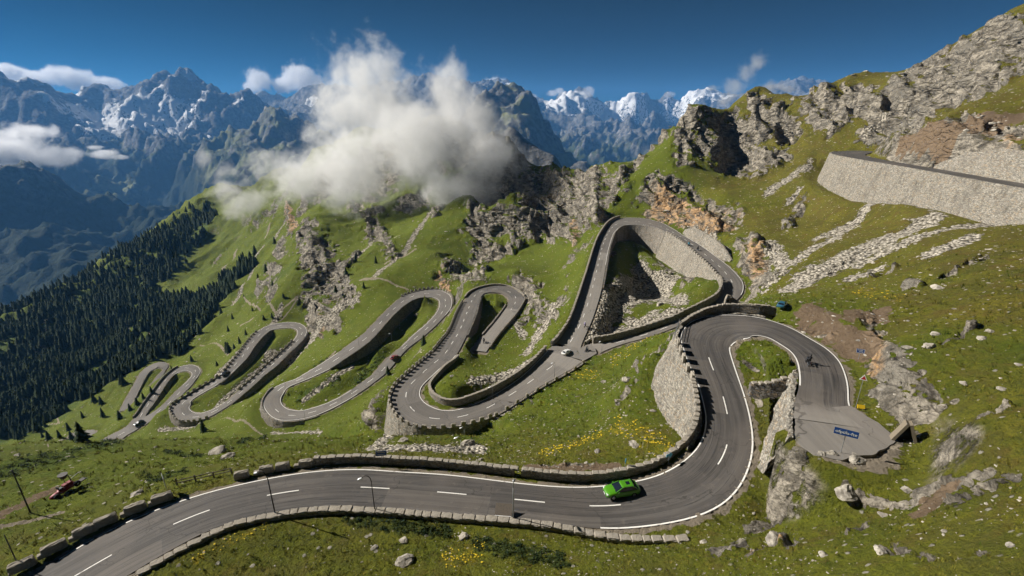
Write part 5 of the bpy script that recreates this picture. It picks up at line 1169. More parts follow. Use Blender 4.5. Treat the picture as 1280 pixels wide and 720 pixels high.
M_SUITK = flat_mat('black_riding_suit', (.016, .016, .018), .7)
M_SUITW = flat_mat('white_riding_suit', (.62, .62, .62), .7)
M_SUITT = flat_mat('teal_riding_suit', (.03, .22, .24), .7)
M_SUITP = flat_mat('lilac_riding_suit', (.36, .30, .50), .7)

def bm_mesh(name, bm, mats):
    me = bpy.data.meshes.new(name); bmesh.ops.recalc_face_normals(bm, faces=bm.faces); bm.to_mesh(me); bm.free()
    for m_ in (mats if isinstance(mats, (list, tuple)) else [mats]): me.materials.append(m_)
    return me
def loft(rings, closed=True, caps=True):
    bm = bmesh.new(); R = [[bm.verts.new(p) for p in r] for r in rings]; n = len(rings[0])
    for a, b_ in zip(R, R[1:]):
        for k in range(n if closed else n-1): bm.faces.new((a[k], a[(k+1) % n], b_[(k+1) % n], b_[k]))
    if caps: bm.faces.new(R[0][::-1]); bm.faces.new(R[-1])
    return bm
def beam(bm, p, q, w, h=None, up=(0, 0, 1)):
    p, q = Vector(p), Vector(q); d = (q-p).normalized(); u = Vector(up)
    if abs(d.dot(u)) > .95: u = Vector((1, 0, 0))
    s = d.cross(u).normalized(); t = s.cross(d).normalized(); h = h or w; V = []
    for e in (p, q):
        for a, c in ((-1, -1), (1, -1), (1, 1), (-1, 1)): V.append(bm.verts.new(e+s*a*w/2+t*c*h/2))
    for f in ((3,2,1,0), (4,5,6,7), (0,1,5,4), (1,2,6,5), (2,3,7,6), (3,0,4,7)): bm.faces.new([V[i] for i in f])
def tube(bm, P, R, seg=8):
    """tapered round bar along points P with radii R"""
    P = [Vector(p) for p in P]; rings = []
    for i, p in enumerate(P):
        d = (P[min(i+1, len(P)-1)]-P[max(i-1, 0)]).normalized(); u = Vector((0, 1, 0)) if abs(d.y) < .9 else Vector((1, 0, 0))
        s = d.cross(u).normalized(); t = s.cross(d); r = R[i] if isinstance(R, (list, tuple)) else R
        rings.append([bm.verts.new(p+(s*math.cos(a)+t*math.sin(a))*r) for a in [2*math.pi*k/seg for k in range(seg)]])
    for a, b_ in zip(rings, rings[1:]):
        for k in range(seg): bm.faces.new((a[k], a[(k+1) % seg], b_[(k+1) % seg], b_[k]))
    bm.faces.new(rings[0][::-1]); bm.faces.new(rings[-1])
def boxb(bm, c, s, bev=0.0):
    x, y, z = (v/2 for v in s); r = bmesh.ops.create_cube(bm, size=1)
    for v in r['verts']: v.co = Vector((c[0]+v.co.x*s[0], c[1]+v.co.y*s[1], c[2]+v.co.z*s[2]))
    if bev: bmesh.ops.bevel(bm, geom=list({e for v in r['verts'] for e in v.link_edges}), offset=bev, segments=2, affect='EDGES')
def prt(name, me, parent, loc=(0,0,0), rz=0, smooth=False, **kw):
    o = bpy.data.objects.new(name, me); col.objects.link(o); o.parent = parent; o.location = loc; o.rotation_euler = (0, 0, rz)
    if smooth:
        me.shade_smooth()
    for k, v in kw.items(): o[k] = v
    return o
def bmo(name, parent, mat, fn, smooth=False, **kw):
    bm = bmesh.new(); fn(bm); return prt(name, bm_mesh(name, bm, mat), parent, smooth=smooth, **kw)

def make_car(t, paint, detail=True, sunroof=True):
    st = [(2.20,.60,.36,.60,.66),(2.08,.80,.24,.68,.76),(1.7,.90,.20,.77,.88),(1.1,.93,.19,.85,.97),(.7,.94,.19,.90,1.0),(-.8,.95,.19,.92,1.0),(-1.5,.955,.20,.97,1.04),(-2.05,.90,.27,.97,1.04),(-2.22,.78,.40,.86,.93)]
    rings = []
    for x, w, zb, zs, zt in st:
        h = [(w*.5, zb), (w*.9, zb), (w, zb+.13), (w*1.01, (zb+zs)/2), (w*.965, zs), (w*.80, zt-.02), (w*.4, zt+.015)]
        rings.append([(x, y, z) for y, z in h]+[(x, -y, z) for y, z in h[::-1]])
    body = prt('body', bm_mesh('body', loft(rings), paint), t, smooth=True)
    # greenhouse: glass tub with a painted roof on top
    def outl(x0, x1, hw, z, n=5, r=.22):
        return [(x0, -hw+r, z), (x0-r*.5, -hw, z), (x1+r*.6, -hw, z), (x1, -hw+r, z), (x1, hw-r, z), (x1+r*.6, hw, z), (x0-r*.5, hw, z), (x0, hw-r, z)]
    gl = prt('windows', bm_mesh('windows', loft([outl(1.05, -2.0, .83, .96), outl(.72, -1.9, .78, 1.12), outl(.10, -1.36, .62, 1.42)]), M_GLASS), t)
    rf = prt('roof', bm_mesh('roof', loft([outl(.18, -1.44, .635, 1.405), outl(.10, -1.40, .61, 1.455), outl(-.05, -1.25, .50, 1.49)]), paint), t, smooth=False)
    if sunroof: bmo('sunroof', t, M_GLASS, lambda bm: boxb(bm, (-.78, 0, 1.487), (.5, .56, .02), .005))
    def pil(bm):
        for s in (-1, 1):
            beam(bm, (1.0, s*.80, .98), (.14, s*.62, 1.43), .06); beam(bm, (-1.92, s*.77, .98), (-1.3, s*.605, 1.43), .20, .06)
    bmo('pillar', t, paint, pil)
    for x in (1.36, -1.34):
        for s in (-1, 1):
            bm = bmesh.new(); bmesh.ops.create_cone(bm, cap_ends=True, segments=20, radius1=.345, radius2=.345, depth=.235)
            for v in bm.verts: v.co = Vector((v.co.x, v.co.z, v.co.y))
            w = prt('wheel', bm_mesh('tyre', bm, M_RUB), t, (x, s*.865, .345))
            if detail:
                bm = bmesh.new(); bmesh.ops.create_cone(bm, cap_ends=True, segments=16, radius1=.225, radius2=.19, depth=.02)
                for v in bm.verts: v.co = Vector((v.co.x, s*(.12+v.co.z), v.co.y))
                prt('rim', bm_mesh('rim', bm, M_RIM), w)
    for s in (-1, 1):
        bmo('headlight', t, M_LAMPW, lambda bm: boxb(bm, (2.04, s*.62, .69), (.22, .34, .13), .03))
        bmo('tail_light', t, M_LAMPR, lambda bm: boxb(bm, (-2.15, s*.66, .84), (.12, .30, .14), .03))
        if detail: bmo('mirror', t, paint, lambda bm: boxb(bm, (.72, s*1.0, 1.03), (.14, .2, .13), .03))
    if detail:
        bmo('grille', t, M_DARK, lambda bm: boxb(bm, (2.15, 0, .52), (.14, .9, .16), .02))
        bmo('bumper_trim', t, M_DARK, lambda bm: [boxb(bm, (2.05, 0, .30), (.25, 1.5, .1), .02), boxb(bm, (-2.1, 0, .36), (.25, 1.5, .12), .02), boxb(bm, (0, .94, .26), (2.1, .06, .10), .01), boxb(bm, (0, -.94, .26), (2.1, .06, .10), .01)])
        bmo('number_plate', t, M_WHITE, lambda bm: boxb(bm, (2.225, 0, .45), (.02, .5, .11)))
        bmo('door_handle', t, paint, lambda bm: [boxb(bm, (x, s*.965, .83), (.2, .04, .035)) for x in (.1, -.85) for s in (-1, 1)])
def on_road(nm, px, py):
    """road point under a survey pixel, with its local frame"""
    r = ROADS[nm]; i = int(np.argmin([(proj(p)[0]-px)**2+(proj(p)[1]-py)**2 for p in r['c']])); q = PH(px, py, -float(r['c'][i][2]))
    return (q[0], q[1], float(r['c'][i][2])+.06), math.atan2(r['t'][i][1], r['t'][i][0]), i
p, a, i = on_road('A', 776, 617)
f1 = PH(756, 620, 45); f2 = PH(800, 613.5, 45)
t = empty('car', p, math.atan2(f1[1]-f2[1], f1[0]-f2[0]), label='bright green car with a black sunroof driving the near road', category='car'); make_car(t, M_GREEN)
def car_at(nm, px, py, paint, label, flip=False, sc_=1.0, detail=False):
    p, a, i = on_road(nm, px, py); t = empty('car', p, a+(math.pi if flip else 0), label=label, category='car'); t.scale = (sc_,)*3; make_car(t, paint, detail, False); return t
car_at('E', 174, 530, M_BLACKP, 'black car at the bottom of the fifth road, far down the slope')
car_at('D', 282, 468, M_BLACKP, 'dark car climbing the left leg of the fourth road')
car_at('C', 493, 448, M_REDP, 'small dark red car on the right leg of the third road', True, .85)
car_at('B', 708, 442, M_WHITE, 'small pale car at the road junction below the steep leg', False, .78)
p = PZ(978, 380, 97); z = float(cover_z(p[0], p[1])[0])
t = empty('car', (p[0], p[1], z+.05), rad(48), label='blue car parked where the long parapet ends', category='car'); t.scale = (.72, .78, .8); make_car(t, M_BLUEP, False, False)

# ---- motorcycles and their riders
def skin_figure(name, V, E, R):
    me = bpy.data.meshes.new(name); me.from_pydata(V, E, []); o = bpy.data.objects.new(name, me); col.objects.link(o)
    m_ = o.modifiers.new('s', 'SKIN'); s2 = o.modifiers.new('d', 'SUBSURF'); s2.levels = 1
    for i, r in enumerate(R): me.skin_vertices[0].data[i].radius = (r, r)
    me.skin_vertices[0].data[0].use_root = True
    dg = bpy.context.evaluated_depsgraph_get(); out = bpy.data.meshes.new_from_object(o.evaluated_get(dg)); bpy.data.objects.remove(o); bpy.data.meshes.remove(me); out.name = name; return out
RV = [(-.22,0,.86),(-.12,0,1.10),(-.02,0,1.34),(.06,0,1.44),(.12,0,1.56),(.17,0,1.64)]; RE_ = [(0,1),(1,2),(2,3),(3,4),(4,5)]; RR_ = [.15,.145,.15,.075,.09,.095]
for s in (-1, 1):
    k = len(RV); RV += [(.0,s*.20,1.34),(.22,s*.33,1.16),(.46,s*.33,1.02),(.55,s*.32,1.0)]; RE_ += [(2,k),(k,k+1),(k+1,k+2),(k+2,k+3)]; RR_ += [.075,.058,.045,.035]
    for q in range(4):
        m_ = len(RV); y = s*(.32+.022*(q-1.5)); RV += [(.585,y,1.005-.006*q),(.60,y,.965)]; RE_ += [(k+3,m_),(m_,m_+1)]; RR_ += [.012,.010]
    k = len(RV); RV += [(-.18,s*.16,.84),(.22,s*.24,.76),(-.08,s*.24,.40),(.06,s*.24,.36)]; RE_ += [(0,k),(k,k+1),(k+1,k+2),(k+2,k+3)]; RR_ += [.115,.075,.055,.045]
RIDER = skin_figure('body', RV, RE_, RR_)
def helmet_me():
    bm = bmesh.new(); bmesh.ops.create_uvsphere(bm, u_segments=14, v_segments=9, radius=.15)
    for v in bm.verts: v.co = Vector((.17+v.co.x*1.1, v.co.y*.9, 1.64+v.co.z))
    return bm
def make_bike(p, a, label, suit, rider_label, tint, lean=0.0):
    t = empty('motorcycle', p, a, label=label, category='motorcycle'); t.rotation_euler = (lean, 0, a)
    for x in (.72, -.68):
        bm = bmesh.new(); n = 18; rings = []
        for k in range(n):
            A = 2*math.pi*k/n; rings.append([bm.verts.new(((.24+.065*math.cos(B)+.03)*math.cos(A), .06*math.sin(B), (.24+.065*math.cos(B)+.03)*math.sin(A))) for B in [2*math.pi*j/6 for j in range(6)]])
        for k in range(n):
            for j in range(6): bm.faces.new((rings[k][j], rings[k][(j+1) % 6], rings[(k+1) % n][(j+1) % 6], rings[(k+1) % n][j]))
        w = prt('wheel', bm_mesh('tyre', bm, M_RUB), t, (x, 0, .33), smooth=True)
        bmo('rim', w, M_RIM, lambda bm: [beam(bm, (.26*math.cos(A), 0, .26*math.sin(A)), (-.26*math.cos(A), 0, -.26*math.sin(A)), .03) for A in (0, 1.05, 2.1)])
    bmo('engine', t, M_DARK, lambda bm: boxb(bm, (.05, 0, .48), (.52, .34, .34), .05))
    prt('fuel_tank', bm_mesh('fuel_tank', loft([[(.42, y, z) for y, z in ((-.08,.80),(.08,.80),(.1,.88),(0,.93),(-.1,.88))], [(.2, y, z) for y, z in ((-.16,.72),(.16,.72),(.19,.86),(0,.98),(-.19,.86))], [(-.12, y, z) for y, z in ((-.11,.72),(.11,.72),(.12,.80),(0,.86),(-.12,.80))]]), tint), t, smooth=True)
    prt('fairing', bm_mesh('fairing', loft([[(.86, y, z) for y, z in ((-.07,.72),(.07,.72),(.09,.86),(0,.92),(-.09,.86))], [(.62, y, z) for y, z in ((-.2,.55),(.2,.55),(.24,.92),(0,1.10),(-.24,.92))], [(.42, y, z) for y, z in ((-.17,.55),(.17,.55),(.2,.84),(0,.92),(-.2,.84))]]), tint), t, smooth=True)
    bmo('saddle', t, M_DARK, lambda bm: boxb(bm, (-.38, 0, .79), (.72, .26, .10), .04))
    bmo('tail', t, tint, lambda bm: boxb(bm, (-.80, 0, .80), (.34, .22, .14), .04))
    bmo('fork', t, M_STEEL, lambda bm: [beam(bm, (.72, s*.1, .33), (.48, s*.1, .92), .05) for s in (-1, 1)]+[beam(bm, (-.68, s*.09, .33), (-.1, s*.09, .5), .05) for s in (-1, 1)])
    bmo('handlebar', t, M_DARK, lambda bm: tube(bm, [(.54, -.40, 1.0), (.52, -.1, .98), (.52, .1, .98), (.54, .40, 1.0)], .018, 6))
    bmo('exhaust', t, M_STEEL, lambda bm: tube(bm, [(.2, -.2, .35), (-.3, -.22, .36), (-.85, -.22, .48)], [.035, .05, .06], 8))
    bmo('headlight', t, M_LAMPW, lambda bm: boxb(bm, (.86, 0, .80), (.06, .16, .1), .02)); bmo('tail_light', t, M_LAMPR, lambda bm: boxb(bm, (-.98, 0, .80), (.03, .14, .06), .01))
    r = empty('person', p, a, label=rider_label, category='person'); r.rotation_euler = (lean, 0, a)
    me_ = RIDER.copy(); me_.materials.clear(); me_.materials.append(suit); prt('body', me_, r, smooth=True)
    prt('helmet', bm_mesh('helmet', helmet_me(), M_WHITE if suit in (M_SUITW, M_SUITP) else M_DARK), r, smooth=True)
    bmo('visor', r, M_GLASS, lambda bm: boxb(bm, (.30, 0, 1.64), (.08, .22, .10), .02))
for nm, px, py, lab, suit, rl, tint, fl, lean in (
 ('A',1008,456,'black motorcycle entering the inner edge of the upper hairpin',M_SUITK,'motorcyclist in black crouched on the bike at the upper hairpin',M_DARK,True,.25),
 ('B',733,440,'grey motorcycle at the mouth of the junction beside the grass bank',M_SUITK,'motorcyclist in dark clothes waiting at the mouth of the junction',M_STEEL,False,0),
 ('L',731,409,'lilac and white motorcycle at the right edge of the steep straight leg',M_SUITP,'motorcyclist in lilac at the right edge of the steep leg',M_WHITE,False,0),
 ('L',861,307,'teal motorcycle leading two on the big upper hairpin',M_SUITT,'motorcyclist in teal leading on the big upper hairpin',M_CYAN,True,.1),
 ('L',872,313,'black motorcycle following on the big upper hairpin',M_SUITK,'motorcyclist in black following on the big upper hairpin',M_DARK,True,.1),
 ('B',639,421,'tiny dark motorcycle standing on the worn grey apron',M_SUITK,'motorcyclist in black on the worn grey apron',M_DARK,True,0)):
    p, a, i = on_road(nm, px, py)
    if nm == 'B' and px == 639: p, a, i = on_road('B', 605, 428)
    make_bike(p, a+(math.pi if fl else 0), lab, suit, rl, tint, lean)

# ---- lamps
def lamp(px, py, H, height, head, label, arm=1.1, mat=None, dirx=-1.0, diry=0.1, group='street lamps', zoff=0.0):
    p = PH(px, py, H) if H else tuple(hit(px, py)); z = p[2] if H else float(cover_z(p[0], p[1])[0])
    t = empty('street_lamp', (p[0], p[1], z-.1), math.atan2(diry, dirx), label=label, category='street lamp', group=group)
    bmo('post', t, mat or M_POLE, lambda bm: tube(bm, [(0,0,0),(0,0,height*.5),(0,0,height*.86)], [height*.0115, height*.0095, height*.008], 8), smooth=True)
    if arm:
        A = [(0,0,height*.86),(arm*.06,0,height*.93),(arm*.25,0,height*.985),(arm*.55,0,height),(arm*.85,0,height*.975),(arm*.98,0,height*.945)]
        bmo('arm', t, mat or M_POLE, lambda bm: tube(bm, A, height*.0075, 8), smooth=True)
    if head:
        def hd(bm):
            bmesh.ops.create_uvsphere(bm, u_segments=12, v_segments=8, radius=1)
            for v in bm.verts: v.co = Vector((arm+.18+v.co.x*.34, v.co.y*.17, height*.93+v.co.z*(.13 if v.co.z > 0 else .09)-v.co.x*.10))
        h = bmo('lamp_head', t, M_LAMPW if head == 1 else M_STEEL, hd, smooth=True)
    return t
lamp(346, 652, 46.2, 7.4, 1, 'dark curved street lamp with white head at the left of the low wall', 1.5, None, -1, .35)
lamp(469.5, 646, 45.9, 6.3, 1, 'dark curved street lamp with white head at the middle of the low wall', 1.1, None, -1, -.05)
lamp(641.5, 657, 45.8, 6.6, 2, 'grey street lamp rising beside the weathered board', .5, M_STEEL, .1, 1)
lamp(38, 641, None, 8.0, 0, 'bare dark leaning post in the grass left of the red machine', 0, M_POLE, -1, 0, 'dark bare posts')
lamp(24, 709, 47.3, 5.6, 0, 'bare dark post behind the corner block of the near road', 0, M_POLE, -1, 0, 'dark bare posts')
for px, py, h, lab in ((580,531,5.2,'thin lamp beside the guard stones under the middle hairpin'),(693,472,4.8,'thin lamp with a twin below the road junction'),(577,577,4.6,'thin pole in the scree behind the near parapet'),(616,500,4,'thin pole on the inside bank of the middle hairpin'),
 (382,526,5,'thin lamp on the outside of the third road bottom hairpin'),(428,507,5,'thin lamp inside the right leg of the third road'),(449,433,5,'thin lamp outside the left leg of the third road'),(358,490,5,'thin lamp outside the bottom hairpin of the third road'),(490,430,5,'thin lamp on the bank inside the third road loop'),
 (277,516,5,'thin lamp on the right leg of the fourth road'),(260,523,5,'thin lamp below the bottom hairpin of the fourth road'),(752,441,4,'thin lamp where the bank road meets the junction')):
    lamp(px, py, None, h, 1, lab, .5, M_STEEL, -1, 0, 'thin road lamps')

# ---- signs
def text_me(s, size, mat, extr=.006):
    cu = bpy.data.curves.new('lettering', 'FONT'); cu.body = s; cu.size = size; cu.extrude = extr; cu.align_x = 'CENTER'; cu.align_y = 'CENTER'
    o = bpy.data.objects.new('lettering', cu); col.objects.link(o); dg = bpy.context.evaluated_depsgraph_get(); me_ = bpy.data.meshes.new_from_object(o.evaluated_get(dg)); bpy.data.objects.remove(o); me_.materials.clear(); me_.materials.append(mat); return me_
def sign(px, py, H, post_h, w, h, face, label, yaw=0.0, tilt=0.0, text=None, lines=None, roll=0.0, shape='rect', posts=1, category='sign', rim=True):
    p = PH(px, py, H) if H else tuple(hit(px, py)); z = p[2] if H else float(cover_z(p[0], p[1])[0])
    t = empty('road_sign', (p[0], p[1], z-.05), yaw, label=label, category=category)
    for q in ([0] if posts == 1 else [-w*.36, w*.36]):
        bmo('post', t, M_STEEL, lambda bm: tube(bm, [(q,.05,0),(q,.05,post_h)], .038, 8))
    hub = Vector((0, 0, post_h-h*.35))
    def plate(bm):
        if shape == 'rect': boxb(bm, (0,0,0), (w, .04, h), .012)
        else:
            pts = {'tri': [(-w/2,-h/2),(w/2,-h/2),(0,h/2)], 'arrow': [(-w/2,-h*.22),(0.05*w,-h*.22),(0.05*w,-h/2),(w/2,0),(0.05*w,h/2),(0.05*w,h*.22),(-w/2,h*.22)], 'diamond': [(-w/2,0),(0,-h/2),(w/2,0),(0,h/2)]}[shape]
            f = [bm.verts.new((x,-.02,z_)) for x, z_ in pts]; g = [bm.verts.new((x,.02,z_)) for x, z_ in pts]; n = len(pts)
            bm.faces.new(f); bm.faces.new(g[::-1])
            for k in range(n): bm.faces.new((f[k], g[k], g[(k+1) % n], f[(k+1) % n]))
    o = bmo('sign_plate', t, face, plate); o.location = hub; o.rotation_euler = (tilt, roll, 0)
    if text:
        tx_ = prt('lettering', text_me(text, h*.62, M_WHITE), o, (0, -.028, -.02)); tx_.rotation_euler = (math.pi/2, 0, 0)
        bb = max(1e-3, tx_.dimensions.x); tx_.scale = (min(1.25, w*.88/bb), 1, 1)
    if lines:
        bmo('lettering', o, M_WHITE, lambda bm: [boxb(bm, (x*w, -.026, z_*h), (l*w, .012, .09*h)) for x, z_, l in lines])
    if shape == 'rect' and rim and (text or lines):
        bmo('border', o, M_WHITE, lambda bm: [boxb(bm, (0, -.024, s*h*.455), (w*.97, .01, .03)) for s in (-1, 1)]+[boxb(bm, (s*w*.48, -.024, 0), (.03, .01, h*.88)) for s in (-1, 1)])
    return t, o
sign(1051, 566, 34.6, 2.9, 2.25, .72, M_BLUES, 'long blue sign with white lettering on a post at the end of the worn apron', rad(-24), rad(-14), text='ofpüls-fte', roll=rad(3), rim=False)
sign(1073, 449, 33.7, 1.6, 1.05, .62, M_BLUES, 'small blue sign with white text below the brown bare earth', rad(-22), rad(-14), lines=((-.05,.2,.6),(.08,-.15,.5)))
t, o = sign(1069, 511, 34.6, 4.8, .85, .78, M_WHITE, 'white edged red triangle sign on a tall thin post by the apron', rad(-30), 0, shape='tri')
bmo('red_triangle', o, M_SIGNR, lambda bm: bm.faces.new([bm.verts.new(v) for v in ((-.27,-.026,-.28),(.27,-.026,-.28),(0,-.026,.22))]))
sign(478, 581, 45.1, 2.2, 1.45, .72, M_BLUES, 'blue sign with two lines of white text in front of the near parapet', rad(8), rad(-12), lines=((-.18,.22,.34),(.16,.16,.34),(-.1,-.16,.5),(.25,-.2,.2)))
sign(781, 588, 44.2, 1.9, .45, .85, M_CYAN, 'narrow light blue diamond sign on a post behind the curved parapet', rad(50), 0, shape='diamond')
sign(835, 584, 43.8, 2.3, 1.1, .8, M_CYAN, 'light blue arrow sign on a post where the parapet bends uphill', rad(25), rad(-10), shape='arrow')
sign(209, 616, 46.1, 2.6, 1.5, 1.25, M_STEEL, 'tall grey square sign seen almost edge on among the rough blocks', rad(-47), 0, rim=False)
p = hit(1077, 510); z = float(cover_z(p[0], p[1])[0])
t = empty('marker_board', (p[0], p[1], z), rad(-15), label='yellow board lying on the verge by the triangle sign', category='marker board')
bmo('board', t, M_YEL, lambda bm: boxb(bm, (0, 0, .32), (.85, .12, .5), .02)); bmo('foot', t, M_DARK, lambda bm: [boxb(bm, (s*.3, 0, .05), (.08, .5, .1)) for s in (-1, 1)])
t.rotation_euler = (rad(-35), 0, rad(-15))

# ---- weathered board by the low wall
p = PH(629, 650, 45.6)
t = empty('information_board', p, rad(-6), label='weathered grey slanted board with a white ledge beside the low wall', category='board')
for k in range(6):
    def pl(bm, k=k):
        boxb(bm, (-.86+k*.344, .55, .95), (.335, 1.2, .05), .008)
        for v in bm.verts: v.co.z += v.co.y*.62-.25
    bmo('plank', t, M_WOOD, pl)
bmo('ledge', t, M_WHITE, lambda bm: boxb(bm, (0, -.12, .58), (2.0, .10, .34), .02))
for s in (-1, 1):
    bmo('leg', t, M_POLE, lambda bm: [beam(bm, (s*.85, -.05, -.1), (s*.85, -.05, .75), .09), beam(bm, (s*.85, 1.0, -.1), (s*.85, 1.0, 1.25), .09)])

# ---- old red machine in the grass
p = hit(82, 616); z = float(cover_z(p[0], p[1])[0]); ax = hit(94, 611); bx2 = hit(66, 623); yaw = math.atan2(ax[1]-bx2[1], ax[0]-bx2[0])
t = empty('old_machine', (p[0], p[1], z), yaw, label='old red machine in the grass with a grey tub held up on two poles', category='machine')
rings = []
for x, w, zc, h in ((-1.75,.20,.26,.26),(-1.6,.36,.34,.46),(-.9,.42,.42,.58),(-.75,.34,.44,.46),(-.6,.50,.48,.68),(.3,.52,.50,.74),(1.0,.50,.50,.70),(1.35,.34,.48,.5)):
    rings.append([(x, w*math.cos(A), zc+h/2*math.sin(A)) for A in [2*math.pi*k/10 for k in range(10)]])
prt('body', bm_mesh('body', loft(rings), M_RUSTR), t, smooth=True)
bmo('engine_cover', t, M_RUSTR, lambda bm: boxb(bm, (.5, .05, .92), (1.1, .7, .42), .06)); bmo('seat', t, M_DARK, lambda bm: [boxb(bm, (-.35, .05, .92), (.5, .55, .12), .03), boxb(bm, (-.62, .05, 1.15), (.1, .55, .45), .03)]); bmo('exhaust', t, M_POLE, lambda bm: tube(bm, [(.9,-.2,.9),(.9,-.2,1.7)], .05, 6)); bmo('wheel', t, M_RUB, lambda bm: tube(bm, [(-1.2,-.62,.36),(-1.2,-.38,.36)], .36, 14))
def whl(bm):
    bmesh.ops.create_cone(bm, cap_ends=True, segments=16, radius1=.42, radius2=.40, depth=.28)
    for v in bm.verts: v.co = Vector((1.35+v.co.x, -.42+v.co.z, .42+v.co.y))
w = bmo('wheel', t, M_RUB, whl); bmo('hub', w, M_STEEL, lambda bm: boxb(bm, (1.35, -.58, .42), (.22, .06, .22), .05))
bmo('tub', t, M_POLE, lambda bm: [bm.verts.ensure_lookup_table(), bmesh.ops.create_cone(bm, cap_ends=True, segments=14, radius1=.30, radius2=.58, depth=.62), [setattr(v, 'co', Vector((.55+v.co.x, .35+v.co.y, 2.15+v.co.z))) for v in bm.verts]])
bmo('pole', t, M_POLE, lambda bm: tube(bm, [(.5,.4,.2),(.5,.38,1.9)], .05, 6)); bmo('pole', t, M_POLE, lambda bm: tube(bm, [(1.5,.5,.0),(1.0,.38,2.1)], .05, 6))
bmo('rail', t, M_WHITE, lambda bm: tube(bm, [(1.2,.6,.3),(1.3,.7,.95),(2.6,.9,1.05),(2.75,.9,.3)], .045, 6)); bmo('frame', t, M_POLE, lambda bm: [boxb(bm, (2.0, .2, .12), (1.5, .7, .14), .03)])
bmo('scrap_plate', t, M_STEEL, lambda bm: boxb(bm, (-.5, -.62, .08), (1.0, .35, .06), .01))

# ---- wooden fence filling the gap between the rough blocks
A_, B_ = np.array(PH(222, 607, 46.2)), np.array(PH(290, 592, 45.7))
t = empty('wooden_fence', tuple((A_+B_)/2), 0, label='low wooden rail fence filling the gap between the rough blocks', category='fence'); cen = (A_+B_)/2
for k in range(4):
    q = A_+(B_-A_)*k/3-cen; bmo('post', t, M_WOOD, lambda bm: beam(bm, (q[0], q[1], -.2), (q[0], q[1], 1.0), .14))
for k in range(3):
    for zz in (.38, .78):
        q0 = A_+(B_-A_)*k/3-cen; q1 = A_+(B_-A_)*(k+1)/3-cen; bmo('rail', t, M_WOOD, lambda bm: beam(bm, (q0[0], q0[1]+.08, q0[2]+zz), (q1[0], q1[1]+.08, q1[2]+zz+.03), .05, .12))
# ---- steel railing on the hairpin edge
A_, B_ = np.array(PH(842.5, 424, 37.75)), np.array(PH(849, 405, 37.4)); cen = (A_+B_)/2
t = empty('railing', tuple(cen), 0, label='pale metal railing above the pale retaining wall, at the hairpin edge', category='railing')
for k in range(5):
    q = A_+(B_-A_)*k/4-cen; bmo('post', t, M_STEEL, lambda bm: beam(bm, (q[0], q[1], q[2]-.1), (q[0], q[1], q[2]+1.15), .07))
for zz in (.45, .8, 1.12): bmo('rail', t, M_STEEL, lambda bm: beam(bm, tuple(A_-cen+[0,0,zz]), tuple(B_-cen+[0,0,zz]), .06))
# ---- pale stone pier with a dark opening behind the long parapet
p = PH(914, 383, 36.0); t = empty('stone_pier', (p[0], p[1]+1.0, -37.0), rad(-12), label='small pale stone pier with a dark square opening behind the long parapet', category='pier')
rg = [[(-1.0,-.6,0),(1.7,-.6,0),(1.7,.6,0),(-1.0,.6,0)],[(-.9,-.55,2.1),(1.5,-.55,1.8),(1.5,.55,1.8),(-.9,.55,2.1)],[(-.62,-.4,3.1),(.1,-.4,2.9),(.1,.4,2.9),(-.62,.4,3.1)]]
prt('body', bm_mesh('body', loft(rg), M_PALE), t); bmo('opening', t, M_VOID, lambda bm: boxb(bm, (-.45, -.535, 1.95), (.34, .12, .42)))  # dark block paints the shade of a hole in the face
bmo('slab', t, M_PALE, lambda bm: beam(bm, (.0, -.2, 2.75), (2.1, -.2, 1.3), .9, .3))
# ---- triangular concrete portal in the slope
p = hit(1128, 547); z = float(cover_z(p[0], p[1])[0]); t = empty('tunnel_portal', (p[0], p[1]-.4, z-.2), rad(-28), label='triangular concrete portal with a dark mouth at the end of the apron', category='portal')
Wp, Hp, Dp = 1.0, 2.6, .9
def slab(bm, s):
    beam(bm, (s*Wp, Dp/2, -.5), (s*-.05, Dp/2, Hp), Dp, .34, up=(s*.94, 0, .34))
    for v in bm.verts: v.co += Vector((random.uniform(-.03,.03), random.uniform(-.05,.05), random.uniform(-.03,.03)))
def side_slab(bm, s):
    a = Vector((s*1.25, 0, -.6)); c = Vector((0, 0, Hp)); n = Vector((s*(Hp+.6), 0, 1.25)).normalized()*.30
    V = [bm.verts.new(v+Vector((0, y, 0))) for y in (-.1, Dp) for v in (a, c, c+n, a+n)]
    for f in ((0,1,2,3), (7,6,5,4), (0,4,5,1), (1,5,6,2), (2,6,7,3), (3,7,4,0)): bm.faces.new([V[i] for i in f])
for s in (-1, 1): bmo('side_slab', t, M_CONC, lambda bm: side_slab(bm, s))
bmo('shade_sheet', t, M_VOID, lambda bm: bm.faces.new([bm.verts.new(v) for v in ((-1.2, Dp-.2, -.6), (1.2, Dp-.2, -.6), (0, Dp-.2, Hp))]))  # dark sheet painted as the shade deep in the mouth
bmo('floor_slab', t, M_VOID, lambda bm: boxb(bm, (0, Dp/2, .12), (2.0, Dp, .2)))  # floor of the mouth takes the same painted shade colour
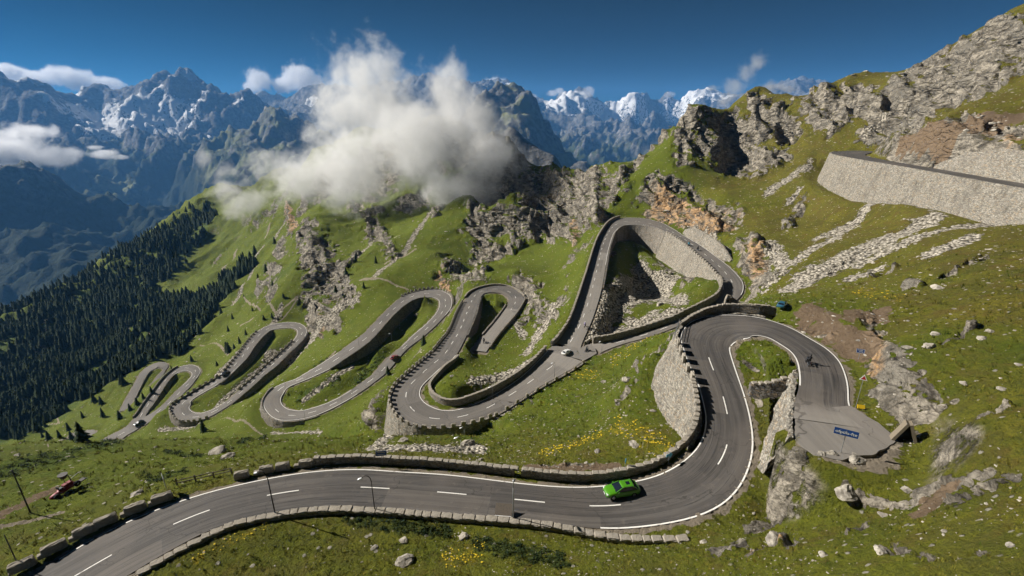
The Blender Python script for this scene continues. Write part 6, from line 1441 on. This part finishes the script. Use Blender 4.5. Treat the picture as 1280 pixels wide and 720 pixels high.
# ---- lattice pylon on the dark ridge
p = hit(645, 203); z = float(cover_z(p[0], p[1])[0]); t = empty('pylon', (p[0], p[1], z-.5), .4, label='thin lattice pylon on the dark ridge beneath the cloud', category='pylon')
def legs(bm):
    for a in range(4):
        x, y = (1.6 if a in (0, 1) else -1.6), (1.6 if a in (0, 3) else -1.6); beam(bm, (x, y, 0), (x*.12, y*.12, 17), .16)
bmo('tower', t, M_STEEL, lambda bm: [legs(bm)]+[beam(bm, (s*1.6*(1-z_/19), 1.6*(1-z_/19), z_), (-s*1.6*(1-(z_+2.6)/19), 1.6*(1-(z_+2.6)/19), z_+2.6), .09) for z_ in (0.5, 3.4, 6.3, 9.2, 12) for s in (-1, 1)])
for zz, l in ((16.8, 2.0), (14.2, 3.2), (11.8, 2.4)): bmo('cross_arm', t, M_STEEL, lambda bm: beam(bm, (-l, 0, zz), (l, 0, zz), .16))
# ---- inner parapet and pier on the upper road
r = ROADS['U']; ix = np.arange(len(r['c'])-34, len(r['c'])-2); P, N = edge_line('U', 'b', ix, .2)
P2 = r['a'][-50:-2].copy(); N2 = -r['n'][-50:-2]; P2[:, :2] += N2*(-.1)
p = PH(1086, 193, 15.6); t = empty('stone_pier', (p[0]+7.6, p[1]+2, -16.8), 0, label='pale squat pier beside the far end of the upper road', category='pier')
prt('body', bm_mesh('body', loft([[(-1.3,-1,0),(1.3,-1,0),(1.3,1,0),(-1.3,1,0)],[(-1.2,-.9,2.2),(1.2,-.9,2.2),(1.2,.9,2.2),(-1.2,.9,2.2)]]), M_PALE), t); bmo('cap_stone', t, M_CUT, lambda bm: boxb(bm, (0, 0, 2.35), (2.7, 2.1, .3), .05))
# ---- tiny huts on the grassy top, and the valley village far below
for k, (px, py, s, lab) in enumerate(((273,246,6,'tiny pale hut on the grassy top at the edge of the cloud'),(266,251,5,'tiny second hut just below the grassy top'))):
    q = PZ(px, py, 985); z = float(cover_z(q[0], q[1])[0]); t = empty('hut', (q[0], q[1], z-1.0), .5, label=lab, category='hut')
    prt('wall', bm_mesh('wall', loft([[(-s,-s*.7,0),(s,-s*.7,0),(s,s*.7,0),(-s,s*.7,0)],[(-s,-s*.7,4.5),(s,-s*.7,4.5),(s,s*.7,4.5),(-s,s*.7,4.5)]]), M_WHITE), t)
    prt('roof', bm_mesh('roof', loft([[(-s*1.15,-s*.85,4.3),(s*1.15,-s*.85,4.3),(s*1.15,s*.85,4.3),(-s*1.15,s*.85,4.3)],[(-s*1.15,-.1,7.4),(s*1.15,-.1,7.4),(s*1.15,.1,7.4),(-s*1.15,.1,7.4)]]), M_WOOD), t)
